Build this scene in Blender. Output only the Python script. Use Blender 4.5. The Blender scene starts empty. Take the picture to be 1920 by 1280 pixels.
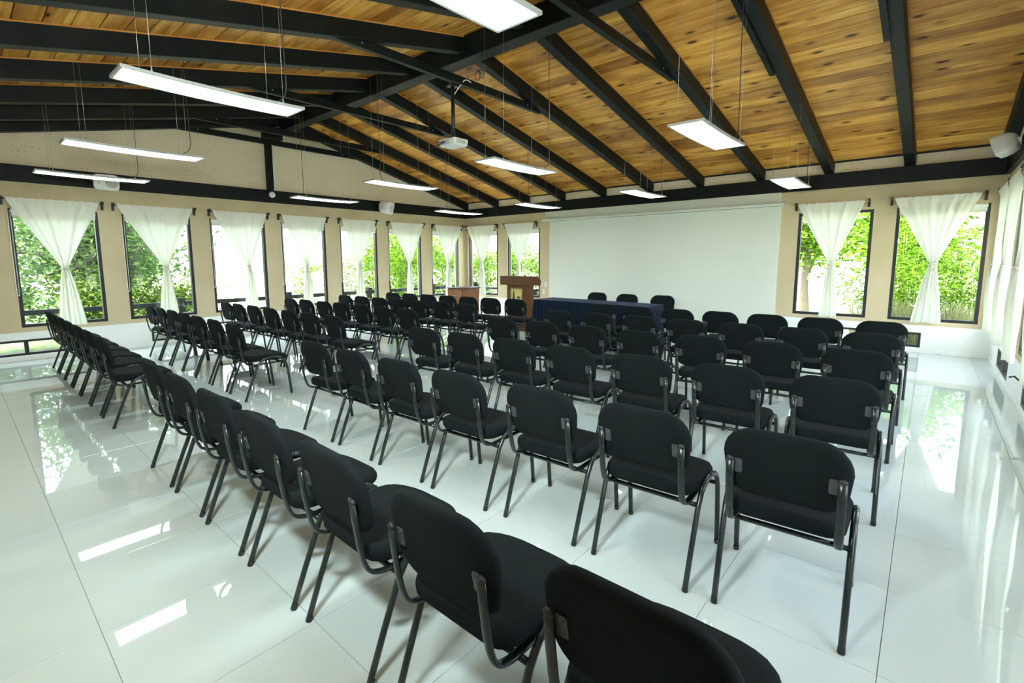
import bpy, bmesh, math, random
from mathutils import Vector, Matrix
import numpy as np
R = math.radians
SC = bpy.context.scene
COL = SC.collection

# ------------------------------------------------------------------ camera, world, sun, exposure
CAMLOC = Vector((10.1109, -9.9843, 1.488))
def make_camera():
    pitch, yaw, roll = -0.1204, 0.7244, -0.0044
    cy, sy, cp, sp = math.cos(yaw), math.sin(yaw), math.cos(pitch), math.sin(pitch)
    f = Vector((-sy*cp, cy*cp, sp)); r = Vector((cy, sy, 0)); u = r.cross(f)
    cr, sr = math.cos(roll), math.sin(roll)
    r2 = cr*r + sr*u; u2 = -sr*r + cr*u
    cd = bpy.data.cameras.new('camera'); co = bpy.data.objects.new('camera', cd); COL.objects.link(co)
    M = Matrix((r2, u2, -f)).transposed().to_4x4(); M.translation = CAMLOC
    co.matrix_world = M
    cd.sensor_width = 36; cd.lens = 908.4478*36/1920
    cd.shift_x = (960-935.6638)/1920; cd.shift_y = (595.4969-640)/1920
    cd.clip_start = 0.02; cd.clip_end = 300
    SC.camera = co
make_camera()

W = bpy.data.worlds.new('world'); SC.world = W; W.use_nodes = True
wn = W.node_tree.nodes; wn.clear()
sky = wn.new('ShaderNodeTexSky'); sky.sky_type = 'NISHITA'; sky.sun_disc = False
sky.sun_elevation = R(58); sky.sun_rotation = R(200); sky.dust_density = 3.0; sky.ozone_density = 1.0
hs = wn.new('ShaderNodeHueSaturation'); hs.inputs['Saturation'].default_value = 0.45
bg = wn.new('ShaderNodeBackground'); bg.inputs['Strength'].default_value = 1.0
wo = wn.new('ShaderNodeOutputWorld')
W.node_tree.links.new(sky.outputs[0], hs.inputs['Color']); W.node_tree.links.new(hs.outputs[0], bg.inputs[0]); W.node_tree.links.new(bg.outputs[0], wo.inputs[0])

sd = bpy.data.lights.new('sun', 'SUN'); sd.energy = 3.4; sd.angle = R(0.6); sd.color = (1, .96, .88)
so = bpy.data.objects.new('sun', sd); COL.objects.link(so)
so.rotation_euler = (R(24), R(-14), 0); so.location = (3, -3, 12)

# the photographer's flash, held up beside the camera (its shadows of the lamps fall on the left gable)
fd = bpy.data.lights.new('photo_flash', 'AREA'); fd.shape = 'DISK'; fd.size = 0.28; fd.energy = 54; fd.color = (.88, 1, 1)
fo = bpy.data.objects.new('photo_flash', fd); COL.objects.link(fo); fo.location = (9.22, -9.9, 2.0)
fo.rotation_euler = Vector((-.66, .66, .24)).to_track_quat('-Z', 'Y').to_euler()

PANEL_EMIT = 7.5
vs = SC.view_settings
vs.view_transform = 'Standard'; vs.look = 'None'; vs.gamma = 1; vs.use_curve_mapping = False
vs.exposure = 1.6
try:
    SC.cycles.use_denoising = True; SC.cycles.denoiser = 'OPENIMAGEDENOISE'
    SC.cycles.max_bounces = 10; SC.cycles.diffuse_bounces = 6; SC.cycles.glossy_bounces = 4
    SC.cycles.transparent_max_bounces = 12; SC.cycles.transmission_bounces = 6
    SC.cycles.sample_clamp_indirect = 8; SC.cycles.caustics_reflective = False; SC.cycles.caustics_refractive = False
except Exception: pass

# ------------------------------------------------------------------ materials
def newmat(name):
    m = bpy.data.materials.new(name); m.use_nodes = True
    return m, m.node_tree, m.node_tree.nodes['Principled BSDF']
def N(nt, t, **kw):
    n = nt.nodes.new(t)
    for k, v in kw.items():
        if k in n.inputs: n.inputs[k].default_value = v
        else: setattr(n, k, v)
    return n
def mixcol(nt, fac, a, b, blend='MIX'):
    m = nt.nodes.new('ShaderNodeMix'); m.data_type = 'RGBA'; m.blend_type = blend
    L = nt.links
    for i, v in ((0, fac), (6, a), (7, b)):
        if hasattr(v, 'is_output'): L.new(v, m.inputs[i])
        elif i == 0: m.inputs[0].default_value = v
        else: m.inputs[i].default_value = (*v, 1) if len(v) == 3 else v
    return m.outputs[2]
def coords(nt, scale, space='Object', rand=False):
    tc = nt.nodes.new('ShaderNodeTexCoord'); mp = nt.nodes.new('ShaderNodeMapping')
    mp.inputs['Scale'].default_value = scale
    nt.links.new(tc.outputs[space], mp.inputs[0])
    if rand:
        oi = nt.nodes.new('ShaderNodeObjectInfo'); vm = nt.nodes.new('ShaderNodeVectorMath'); vm.operation = 'SCALE'
        vm.inputs[0].default_value = (37, 19, 53); nt.links.new(oi.outputs['Random'], vm.inputs['Scale'])
        nt.links.new(vm.outputs[0], mp.inputs['Location'])
    return mp.outputs[0]
def ramp(nt, src, stops):
    r = nt.nodes.new('ShaderNodeValToRGB'); e = r.color_ramp.elements
    while len(e) < len(stops): e.new(0.5)
    for i, (p, c) in enumerate(stops):
        e[i].position = p; e[i].color = (*c, 1) if len(c) == 3 else c
    nt.links.new(src, r.inputs[0]); return r.outputs[0]
def noisy(name, c1, c2, rough=.6, scale=(8, 8, 8), detail=4, bump=0.0, spec=.5, metal=0, rand=False, bscale=None):
    m, nt, b = newmat(name)
    co = coords(nt, scale, rand=rand); n = N(nt, 'ShaderNodeTexNoise', Scale=1.0, Detail=float(detail), Roughness=.6)
    nt.links.new(co, n.inputs['Vector'])
    r = ramp(nt, n.outputs[0], [(.3, c1), (.7, c2)]); nt.links.new(r, b.inputs['Base Color'])
    b.inputs['Roughness'].default_value = rough; b.inputs['Specular IOR Level'].default_value = spec; b.inputs['Metallic'].default_value = metal
    if bump:
        src = n.outputs[0]
        if bscale:
            n2 = N(nt, 'ShaderNodeTexNoise', Scale=bscale, Detail=3.0); tc = nt.nodes.new('ShaderNodeTexCoord'); nt.links.new(tc.outputs['Object'], n2.inputs['Vector']); src = n2.outputs[0]
        bp = N(nt, 'ShaderNodeBump', Strength=bump, Distance=.01); nt.links.new(src, bp.inputs['Height']); nt.links.new(bp.outputs[0], b.inputs['Normal'])
    return m
M = {}
M['stucco'] = noisy('beige stucco', (.53, .445, .285), (.61, .52, .345), .85, (1.6, 1.6, 1.6), 6, .5, .2, bscale=45)
M['white_wall'] = noisy('white painted plaster', (.80, .82, .80), (.86, .87, .85), .45, (1.2, 1.2, 1.2), 3, .1, .4, bscale=20)
M['screen_wall'] = noisy('white screen paint', (.62, .66, .60), (.66, .69, .63), .5, (.5, .5, .5), 3, .06, .35, bscale=12)
M['black_wood'] = noisy('black painted timber', (.0022, .0042, .0042), (.0058, .0088, .0082), .5, (.7, 5, 5), 5, .25, .22)
M['stain_edge'] = noisy('stained board edge', (.35, .13, .02), (.55, .26, .05), .5, (3, 3, 3))
M['black_metal'] = noisy('black painted metal', (.008, .009, .010), (.016, .018, .018), .35, (6, 6, 6))
M['frame_black'] = noisy('black window frame', (.003, .005, .005), (.007, .010, .009), .5, (4, 4, 4))
M['tube'] = noisy('black enamelled tube', (.007, .013, .012), (.014, .022, .021), .27, (9, 9, 9), 5, .0, .5)
M['plate'] = noisy('dark grey steel plate', (.035, .045, .043), (.06, .07, .068), .4, (9, 9, 9))
M['fabric'] = noisy('black upholstery fabric', (.0036, .0066, .0074), (.0070, .0108, .0118), .92, (5, 5, 5), 6, .45, .16, bscale=420)
M['pan'] = noisy('black seat pan', (.008, .009, .010), (.014, .015, .016), .5)
M['rubber'] = noisy('black rubber', (.01, .01, .01), (.02, .02, .02), .6)
M['grout'] = noisy('grey grout', (.46, .49, .47), (.52, .55, .53), .8)
M['white_plastic'] = noisy('white plastic', (.72, .73, .71), (.78, .79, .77), .35)
M['grey_grille'] = noisy('grey grille', (.48, .49, .48), (.55, .56, .55), .6)
M['alu'] = noisy('white aluminium', (.36, .38, .37), (.42, .44, .43), .4, metal=.3)
M['steel'] = noisy('steel wire', (.42, .42, .40), (.5, .5, .48), .35, metal=.8)
M['cable'] = noisy('dark cable', (.03, .03, .03), (.06, .06, .06), .5)
M['brass'] = noisy('brass', (.55, .42, .12), (.66, .52, .18), .3, metal=.7)
M['gold_plate'] = noisy('gold plate', (.62, .50, .16), (.72, .60, .22), .4)
M['ink'] = noisy('dark ink', (.04, .05, .02), (.07, .08, .03), .5)
M['orange_ink'] = noisy('orange ink', (.80, .35, .08), (.85, .42, .12), .5)
M['blue_plug'] = noisy('blue plug', (.03, .04, .30), (.05, .06, .38), .4)
M['blind'] = noisy('white roller blind', (.74, .76, .72), (.80, .82, .78), .6)
M['cherry'] = None
M['deck'] = noisy('dark green painted rail', (.0015, .004, .005), (.004, .008, .009), .6, spec=.15)
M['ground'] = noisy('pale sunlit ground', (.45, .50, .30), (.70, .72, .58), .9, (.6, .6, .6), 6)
M['lawn'] = noisy('green lawn', (.02, .05, .012), (.10, .16, .03), .9, (3, 3, 3), 6)  # noise between two dark greens
M['roof'] = noisy('unseen roof deck', (.08, .07, .06), (.12, .1, .09), .9)
M['bark'] = noisy('bark', (.05, .04, .03), (.10, .08, .055), .9, (12, 12, 2), 5, .4)
M['cane'] = noisy('bamboo cane', (.22, .30, .06), (.34, .42, .10), .5, (4, 4, 12))

def tile_mat():
    m, nt, b = newmat('polished white porcelain')
    co = coords(nt, (1.5, 1.5, 1.5), rand=True); n = N(nt, 'ShaderNodeTexNoise', Scale=1.0, Detail=4.0); nt.links.new(co, n.inputs['Vector'])
    c = ramp(nt, n.outputs[0], [(.25, (.565, .655, .645)), (.75, (.60, .69, .68))]); nt.links.new(c, b.inputs['Base Color'])
    b.inputs['Roughness'].default_value = .022; b.inputs['IOR'].default_value = 1.6
    co2 = coords(nt, (3, 3, 3), rand=True); n2 = N(nt, 'ShaderNodeTexNoise', Scale=1.0, Detail=1.0); nt.links.new(co2, n2.inputs['Vector'])
    bp = N(nt, 'ShaderNodeBump', Strength=.006, Distance=.01); nt.links.new(n2.outputs[0], bp.inputs['Height']); nt.links.new(bp.outputs[0], b.inputs['Normal'])
    return m
M['tile'] = tile_mat()

def plank_mat():
    m, nt, b = newmat('stained pine plank')
    L = nt.links
    co = coords(nt, (1.1, 17, 17), rand=True)
    n = N(nt, 'ShaderNodeTexNoise', Scale=1.0, Detail=8.0, Roughness=.62, Distortion=.5); L.new(co, n.inputs['Vector'])
    grain = ramp(nt, n.outputs[0], [(.24, (.33, .135, .018)), (.40, (.60, .29, .050)), (.56, (.78, .44, .100)), (.76, (.92, .62, .20))])
    oi = nt.nodes.new('ShaderNodeObjectInfo')
    tint = ramp(nt, oi.outputs['Random'], [(0, (.60, .48, .38)), (.3, (1.0, .92, .80)), (.65, (1.08, 1.06, 1.0)), (1, (.72, .58, .46))])
    c = mixcol(nt, 1.0, grain, tint, 'MULTIPLY')
    # stain blotches
    co3 = coords(nt, (1.1, 2.6, 2.6), rand=True); n3 = N(nt, 'ShaderNodeTexNoise', Scale=1.0, Detail=3.0); L.new(co3, n3.inputs['Vector'])
    bl = ramp(nt, n3.outputs[0], [(.34, (.46, .33, .20)), (.52, (1, 1, 1))]); c = mixcol(nt, .75, c, bl, 'MULTIPLY')
    # knots
    co2 = coords(nt, (2.6, 6.2, 6.2), rand=True); v = N(nt, 'ShaderNodeTexVoronoi', Scale=1.0); L.new(co2, v.inputs['Vector'])
    k = ramp(nt, v.outputs['Distance'], [(.0, (.02, .014, .01)), (.10, (.10, .06, .04)), (.16, (.66, .56, .44)), (.26, (1, 1, 1))])
    kk = mixcol(nt, 1.0, c, k, 'MULTIPLY'); L.new(kk, b.inputs['Base Color'])
    b.inputs['Roughness'].default_value = .42; b.inputs['Specular IOR Level'].default_value = .35
    bp = N(nt, 'ShaderNodeBump', Strength=.12, Distance=.01); L.new(n.outputs[0], bp.inputs['Height']); L.new(bp.outputs[0], b.inputs['Normal'])
    return m
M['plank'] = plank_mat()

def wood_mat(name, c1, c2, scale=(6, 6, .8), rough=.3):
    m, nt, b = newmat(name)
    co = coords(nt, scale); n = N(nt, 'ShaderNodeTexNoise', Scale=1.0, Detail=7.0, Distortion=.6); nt.links.new(co, n.inputs['Vector'])
    c = ramp(nt, n.outputs[0], [(.3, c1), (.7, c2)]); nt.links.new(c, b.inputs['Base Color']); b.inputs['Roughness'].default_value = rough
    return m
M['cherry'] = wood_mat('cherry wood veneer', (.085, .027, .002), (.13, .044, .004), rough=.6)
M['cherry_light'] = wood_mat('red brown cabinet wood', (.15, .045, .010), (.21, .068, .016), rough=.45)
M['dark_trim'] = noisy('dark brown edge', (.03, .015, .008), (.05, .025, .012), .4)

def dotted(name='perforated beige board'):
    m, nt, b = newmat(name); L = nt.links
    co = coords(nt, (13, 13, 13)); v = N(nt, 'ShaderNodeTexVoronoi', Scale=1.0, Randomness=.25); L.new(co, v.inputs['Vector'])
    d = ramp(nt, v.outputs['Distance'], [(.07, (.26, .21, .15)), (.12, (1, 1, 1))])
    co2 = coords(nt, (1.3, 1.3, 1.3)); n = N(nt, 'ShaderNodeTexNoise', Scale=1.0, Detail=4.0); L.new(co2, n.inputs['Vector'])
    c = ramp(nt, n.outputs[0], [(.3, (.66, .57, .42)), (.7, (.72, .63, .475))])
    L.new(mixcol(nt, .75, c, d, 'MULTIPLY'), b.inputs['Base Color']); b.inputs['Roughness'].default_value = .85; b.inputs['Specular IOR Level'].default_value = .2
    return m
M['dotted'] = dotted()

def emit_mat():
    m, nt, b = newmat('lit light panel'); b.inputs['Base Color'].default_value = (.9, .9, .9, 1)
    b.inputs['Emission Color'].default_value = (.84, .98, 1, 1); b.inputs['Emission Strength'].default_value = PANEL_EMIT
    return m
M['panel'] = emit_mat()

def glass_mat():
    m = bpy.data.materials.new('window glass'); m.use_nodes = True; nt = m.node_tree; nt.nodes.clear()
    t = N(nt, 'ShaderNodeBsdfTransparent'); t.inputs[0].default_value = (.95, .975, .96, 1)
    g = N(nt, 'ShaderNodeBsdfGlossy', Roughness=.01); fr = N(nt, 'ShaderNodeFresnel', IOR=1.45)
    ms = nt.nodes.new('ShaderNodeMixShader'); o = nt.nodes.new('ShaderNodeOutputMaterial')
    # only the outer faces reflect, so the thin slab shows no total inner reflection
    ge = nt.nodes.new('ShaderNodeNewGeometry'); iv = nt.nodes.new('ShaderNodeMath'); iv.operation = 'SUBTRACT'; iv.inputs[0].default_value = 1
    mu = nt.nodes.new('ShaderNodeMath'); mu.operation = 'MULTIPLY'
    nt.links.new(ge.outputs['Backfacing'], iv.inputs[1]); nt.links.new(iv.outputs[0], mu.inputs[0]); nt.links.new(fr.outputs[0], mu.inputs[1])
    nt.links.new(mu.outputs[0], ms.inputs[0]); nt.links.new(t.outputs[0], ms.inputs[1]); nt.links.new(g.outputs[0], ms.inputs[2]); nt.links.new(ms.outputs[0], o.inputs[0])
    return m
M['glass'] = glass_mat()

def sheer_mat():
    m = bpy.data.materials.new('sheer white curtain cloth'); m.use_nodes = True; nt = m.node_tree; nt.nodes.clear(); L = nt.links
    d = N(nt, 'ShaderNodeBsdfDiffuse'); d.inputs[0].default_value = (.86, .86, .77, 1)
    tr = N(nt, 'ShaderNodeBsdfTranslucent'); tr.inputs[0].default_value = (.40, .45, .40, 1)
    tp = N(nt, 'ShaderNodeBsdfTransparent'); tp.inputs[0].default_value = (.97, .98, .95, 1)
    m1 = nt.nodes.new('ShaderNodeMixShader'); m1.inputs[0].default_value = .22
    m2 = nt.nodes.new('ShaderNodeMixShader'); m2.inputs[0].default_value = .012
    co = coords(nt, (1, 1, 1), 'UV'); w = N(nt, 'ShaderNodeTexNoise', Scale=500.0, Detail=1.0); L.new(co, w.inputs['Vector'])
    bp = N(nt, 'ShaderNodeBump', Strength=.1, Distance=.002); L.new(w.outputs[0], bp.inputs['Height']); L.new(bp.outputs[0], d.inputs['Normal'])
    o = nt.nodes.new('ShaderNodeOutputMaterial')
    L.new(d.outputs[0], m1.inputs[1]); L.new(tr.outputs[0], m1.inputs[2]); L.new(m1.outputs[0], m2.inputs[1]); L.new(tp.outputs[0], m2.inputs[2]); L.new(m2.outputs[0], o.inputs[0])
    return m
M['sheer'] = sheer_mat()

def leaf_mat(name, c1, c2, trans=.55):
    m = bpy.data.materials.new(name); m.use_nodes = True; nt = m.node_tree; nt.nodes.clear(); L = nt.links
    gi = nt.nodes.new('ShaderNodeNewGeometry')
    c = ramp(nt, gi.outputs['Random Per Island'], [(0, c1), (.45, tuple(.62*p+.38*q for p, q in zip(c1, c2))), (1, c2)])
    d = N(nt, 'ShaderNodeBsdfDiffuse'); tr = N(nt, 'ShaderNodeBsdfTranslucent'); L.new(c, d.inputs[0]); L.new(c, tr.inputs[0])
    m1 = nt.nodes.new('ShaderNodeMixShader'); m1.inputs[0].default_value = trans
    o = nt.nodes.new('ShaderNodeOutputMaterial'); L.new(d.outputs[0], m1.inputs[1]); L.new(tr.outputs[0], m1.inputs[2]); L.new(m1.outputs[0], o.inputs[0])
    return m
M['leaf'] = leaf_mat('fresh green leaves', (.008, .034, .003), (.21, .38, .032))
M['leaf_dark'] = leaf_mat('dark green leaves', (.03, .07, .03), (.12, .20, .06), .35)
M['leaf_mid'] = leaf_mat('mottled green leaves', (.02, .05, .015), (.22, .34, .05), .4)
M['grass_dry'] = leaf_mat('dry grass blades', (.16, .18, .08), (.36, .36, .18), .3)

def cloth_mat():
    m, nt, b = newmat('navy table cloth'); L = nt.links
    co = coords(nt, (2, 2, 2)); n = N(nt, 'ShaderNodeTexNoise', Scale=1.0, Detail=3.0); L.new(co, n.inputs['Vector'])
    L.new(ramp(nt, n.outputs[0], [(.3, (.003, .009, .024)), (.7, (.0045, .012, .032))]), b.inputs['Base Color'])
    b.inputs['Specular IOR Level'].default_value = .12; b.inputs['Roughness'].default_value = .7; b.inputs['Sheen Weight'].default_value = .05; b.inputs['Sheen Tint'].default_value = (.4, .5, .9, 1)
    return m
M['navy'] = cloth_mat()

# ------------------------------------------------------------------ mesh helpers
def link(name, me, mats, parent=None, smooth=False):
    if not isinstance(mats, (list, tuple)): mats = [mats]
    if not me.materials:
        for m in mats: me.materials.append(m)
    if smooth:
        for p in me.polygons: p.use_smooth = True
    o = bpy.data.objects.new(name, me); COL.objects.link(o)
    if parent is not None: o.parent = parent
    return o
def bm_obj(name, bm, mats, parent=None, smooth=False):
    me = bpy.data.meshes.new(name); bm.normal_update(); bm.to_mesh(me); bm.free()
    return link(name, me, mats, parent, smooth)
def tag(o, label=None, cat=None, group=None, kind=None):
    if label: o['label'] = label
    if cat: o['category'] = cat
    if group: o['group'] = group
    if kind: o['kind'] = kind
    return o
def empty(name, loc=(0, 0, 0), rz=0):
    o = bpy.data.objects.new(name, None); COL.objects.link(o); o.location = loc; o.rotation_euler = (0, 0, rz); o.empty_display_size = .1
    return o
def box(bm, x0, x1, y0, y1, z0, z1, mi=0):
    v = [bm.verts.new(p) for p in ((x0, y0, z0), (x1, y0, z0), (x1, y1, z0), (x0, y1, z0), (x0, y0, z1), (x1, y0, z1), (x1, y1, z1), (x0, y1, z1))]
    fs = []
    for q in ((3, 2, 1, 0), (4, 5, 6, 7), (0, 1, 5, 4), (1, 2, 6, 5), (2, 3, 7, 6), (3, 0, 4, 7)):
        f = bm.faces.new([v[i] for i in q]); f.material_index = mi; fs.append(f)
    return v, fs
def bbox_obj(name, dims, mats, parent=None, bev=0.0, seg=2):
    bm = bmesh.new(); box(bm, *dims)
    if bev: bmesh.ops.bevel(bm, geom=bm.edges[:], offset=bev, segments=seg, affect='EDGES', profile=.6)
    return bm_obj(name, bm, mats, parent, smooth=False)
def hexa(bm, P, mi=0):
    """8 points: bottom 4 (ccw), top 4"""
    v = [bm.verts.new(p) for p in P]
    for q in ((3, 2, 1, 0), (4, 5, 6, 7), (0, 1, 5, 4), (1, 2, 6, 5), (2, 3, 7, 6), (3, 0, 4, 7)):
        f = bm.faces.new([v[i] for i in q]); f.material_index = mi
def catmull(pts, n=6):
    pts = [Vector(p) for p in pts]; P = [2*pts[0]-pts[1]] + pts + [2*pts[-1]-pts[-2]]; out = []
    for i in range(1, len(P)-2):
        for k in range(n):
            t = k/n; a, b, c, d = P[i-1], P[i], P[i+1], P[i+2]
            out.append(.5*((2*b) + (-a+c)*t + (2*a-5*b+4*c-d)*t*t + (-a+3*b-3*c+d)*t*t*t))
    out.append(pts[-1]); return out
def sweep(bm, path, rx, ry=None, sides=10, ref=Vector((1, 0, 0)), caps=True, mi=0, dome=0):
    ry = ry or rx; path = [Vector(p) for p in path]; rings = []
    n = len(path)
    for i, p in enumerate(path):
        t = (path[min(i+1, n-1)] - path[max(i-1, 0)]).normalized()
        a = ref - ref.dot(t)*t
        if a.length < 1e-4: a = Vector((0, 1, 0)) - t.y*t
        a.normalize(); b = t.cross(a)
        s = rx[i] if isinstance(rx, (list, tuple)) else rx; s2 = ry[i] if isinstance(ry, (list, tuple)) else ry
        rings.append([bm.verts.new(p + a*math.cos(2*math.pi*k/sides)*s + b*math.sin(2*math.pi*k/sides)*s2) for k in range(sides)])
    for i in range(n-1):
        for k in range(sides):
            f = bm.faces.new((rings[i][k], rings[i][(k+1) % sides], rings[i+1][(k+1) % sides], rings[i+1][k])); f.material_index = mi; f.smooth = True
    if caps:
        f = bm.faces.new(rings[0][::-1]); f.material_index = mi
        f = bm.faces.new(rings[-1]); f.material_index = mi
    return rings
def tube_obj(name, path, r, mat, parent=None, ry=None, sides=10, ref=Vector((1, 0, 0))):
    bm = bmesh.new(); sweep(bm, path, r, ry, sides, ref); 
    return bm_obj(name, bm, mat, parent)
def lathe(bm, prof, seg=16, axis='z', mi=0):
    rings = []
    for r, h in prof:
        ring = []
        for k in range(seg):
            a = 2*math.pi*k/seg; x, y = r*math.cos(a), r*math.sin(a)
            ring.append(bm.verts.new({'z': (x, y, h), 'y': (x, h, y), 'x': (h, x, y)}[axis]))
        rings.append(ring)
    for i in range(len(rings)-1):
        for k in range(seg):
            f = bm.faces.new((rings[i][k], rings[i][(k+1) % seg], rings[i+1][(k+1) % seg], rings[i+1][k])); f.smooth = True; f.material_index = mi
    bm.faces.new(rings[0][::-1]); bm.faces.new(rings[-1])
    bmesh.ops.recalc_face_normals(bm, faces=bm.faces[:])
def rrect(w0, w1, h0, h1, rb, rt, n=7):
    """outline with half width w0 at the bottom (h0) and w1 at the top (h1), corner radii rb, rt, ccw"""
    pts = []
    for cx, cy, r, a0, w in ((w0-rb, h0+rb, rb, -90, w0), (w1-rt, h1-rt, rt, 0, w1), (-(w1-rt), h1-rt, rt, 90, w1), (-(w0-rb), h0+rb, rb, 180, w0)):
        for k in range(n):
            a = R(a0 + 90*k/(n-1)); pts.append((cx+r*math.cos(a), cy+r*math.sin(a)))
    return pts
def pillow(bm, outline, prof, warp):
    """prof: list of (scale, offset); outline scaled about its centre; warp(u,v,offset)->point"""
    cx = sum(p[0] for p in outline)/len(outline); cy = (min(p[1] for p in outline)+max(p[1] for p in outline))/2
    rings = []
    for s, off in prof:
        if s == 0: rings.append([bm.verts.new(warp(cx, cy, off))]); continue
        rings.append([bm.verts.new(warp(cx+(u-cx)*s, cy+(v-cy)*s, off)) for u, v in outline])
    n = len(outline)
    for a, b in zip(rings[:-1], rings[1:]):
        for k in range(n):
            if len(a) == 1: f = bm.faces.new((a[0], b[k], b[(k+1) % n]))
            elif len(b) == 1: f = bm.faces.new((a[k], b[0], a[(k+1) % n]))
            else: f = bm.faces.new((a[k], b[k], b[(k+1) % n], a[(k+1) % n]))
            f.smooth = True
    bmesh.ops.recalc_face_normals(bm, faces=bm.faces[:])
def copy_tree(o, parent=None):
    c = o.copy(); COL.objects.link(c); c.parent = parent
    for ch in list(CHILDREN.get(o.name, [])):
        copy_tree(ch, c)
    return c
CHILDREN = {}
def index_children():
    CHILDREN.clear()
    for o in bpy.data.objects:
        if o.parent: CHILDREN.setdefault(o.parent.name, []).append(o)
ORD = ['first', 'second', 'third', 'fourth', 'fifth', 'sixth', 'seventh', 'eighth', 'ninth', 'tenth']
rnd = random.Random(7)

# ------------------------------------------------------------------ the room
WX, YN = 10.86, -10.6
ZB0, ZB1 = 2.64, 2.885
APEX = -5.15
def ceil_z(y):
    return 3.08 - .255*y if y >= APEX else 4.393 - .213*(APEX - y)
def raft_z(y):
    return ceil_z(y) - .20

# floor of tiles
floor = bbox_obj('floor', (-.16, WX+.16, YN-.16, .16, -.20, -.010), M['grout'])
tag(floor, 'glossy white porcelain tile floor of the whole hall', 'floor', kind='structure')
def tile_mesh(w, d):
    bm = bmesh.new(); box(bm, 0, w, 0, d, -.012, 0)
    top = [e for e in bm.edges if all(v.co.z > -.001 for v in e.verts)]
    bmesh.ops.bevel(bm, geom=top, offset=.0007, segments=1, affect='EDGES')
    me = bpy.data.meshes.new('tile'); bm.to_mesh(me); bm.free(); me.materials.append(M['tile']); return me
GX, GY = .588, .6
xs = [0] + [10.08 - GX*k for k in range(17, -2, -1) if 0 < 10.08-GX*k < WX] + [WX]
ys = [YN] + [-6.11 - GY*k for k in range(8, -12, -1) if YN < -6.11-GY*k < 0] + [0]
cells = []
for i in range(len(xs)-1):
    for j in range(len(ys)-1):
        cx, cy = (xs[i]+xs[i+1])/2, (ys[j]+ys[j+1])/2
        cells.append(((cx-CAMLOC.x)**2+(cy-CAMLOC.y)**2 + (60 if cy < -9.9 and cx > 7.5 else 0), xs[i], xs[i+1], ys[j], ys[j+1]))
cells.sort(); tms = {}
g = .0011
restbm = bmesh.new()
for n, (_, x0, x1, y0, y1) in enumerate(cells):
    w, d = x1-x0-2*g, y1-y0-2*g
    if w < .02 or d < .02: continue
    if n < 300:
        k = (round(w, 3), round(d, 3))
        if k not in tms: tms[k] = tile_mesh(w, d)
        o = link('tile', tms[k], M['tile'], floor); o.location = (x0+g, y0+g, rnd.uniform(-.0001, .0001))
    else:
        v, fs = box(restbm, x0+g, x1-g, y0+g, y1-g, -.012, 0)
o = bm_obj('tile', restbm, M['tile'], floor); o['kind'] = 'stuff'

def wall_boxes(bm, fixed, lo, hi, z0, z1, holes, thick, mi=0):
    """fixed(a,b,t0,t1,z0,z1)->box dims; holes = list of (a0,a1,z0,z1) sorted, non overlapping"""
    a = lo
    for h0, h1, q0, q1 in sorted(holes):
        if h0 > a: box(bm, *fixed(a, h0, z0, z1), mi)
        if q0 > z0: box(bm, *fixed(h0, h1, z0, q0), mi)
        if q1 < z1: box(bm, *fixed(h0, h1, q1, z1), mi)
        a = h1
    if a < hi: box(bm, *fixed(a, hi, z0, z1), mi)
ZS, ZT = .498, 2.262
winL = [(-9.335, -8.31), (-8.0, -7.0), (-6.685, -5.675), (-5.354, -4.366), (-4.016, -3.02), (-2.70, -1.654), (-1.294, -.29)]
winB = [(.13, 1.245), (1.60, 2.675), (8.322, 9.371), (9.659, 10.706)]
winR = [(c-.5, c+.5) for c in (-.80, -2.03, -3.27, -4.55, -5.85, -7.15, -8.45)][::-1]
winN = []
ventL = [(-10.0, -8.62), (-7.73, -6.42), (-5.4, -4.1), (-3.1, -1.8)]
ventB = [(1.55, 2.85), (8.75, 10.09)]
ventR = [(-2.15, -1.0), (-4.5, -3.3)][::-1]
ZW = .43
hl = lambda ws: [(a, b, ZS, ZT) for a, b in ws]
hv = lambda ws: [(a, b, .08, .315) for a, b in ws]
T = .16
fixL = lambda a, b, z0, z1: (-T, 0, a, b, z0, z1)
fixR = lambda a, b, z0, z1: (WX, WX+T, a, b, z0, z1)
fixB = lambda a, b, z0, z1: (a, b, 0, T, z0, z1)
fixN = lambda a, b, z0, z1: (a, b, YN-T, YN, z0, z1)
def gable(bm, x0, x1, mi):
    pts = [(YN-T, ZB0), (T, ZB0), (T, ceil_z(0)), (APEX, ceil_z(APEX)), (YN-T, ceil_z(YN))]
    a = [bm.verts.new((x0, y, z)) for y, z in pts]; b = [bm.verts.new((x1, y, z)) for y, z in pts]
    f1 = bm.faces.new(a); f2 = bm.faces.new(b[::-1]); f1.material_index = f2.material_index = mi
    for i in range(5):
        f = bm.faces.new((a[i], b[i], b[(i+1) % 5], a[(i+1) % 5])); f.material_index = mi
    bmesh.ops.recalc_face_normals(bm, faces=bm.faces[:])
def wall(name, fix, lo, hi, wins, vents, label, gx=None):
    bm = bmesh.new()
    wall_boxes(bm, fix, lo, hi, ZW, ZB0, hl(wins), T)
    if gx: gable(bm, gx[0], gx[1], 1)
    w = bm_obj(name, bm, [M['stucco'], M['dotted']]); tag(w, label, 'wall', kind='structure')
    bm = bmesh.new(); wall_boxes(bm, fix, lo, hi, 0, ZW, hv(vents), T)
    bm_obj('wainscot', bm, M['white_wall'], w)
    return w
wl = wall('wall_left', fixL, YN, 0, winL, ventL, 'beige stucco gable wall with seven tall curtained windows, on the left', (-T, 0))
wr = wall('wall_right', fixR, YN, 0, winR, ventR, 'beige stucco side wall with hanging curtains at the far right', (WX, WX+T))
wb = wall('wall_back', fixB, -T, WX+T, winB, ventB, 'beige stucco wall behind the white projection surface')
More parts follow.
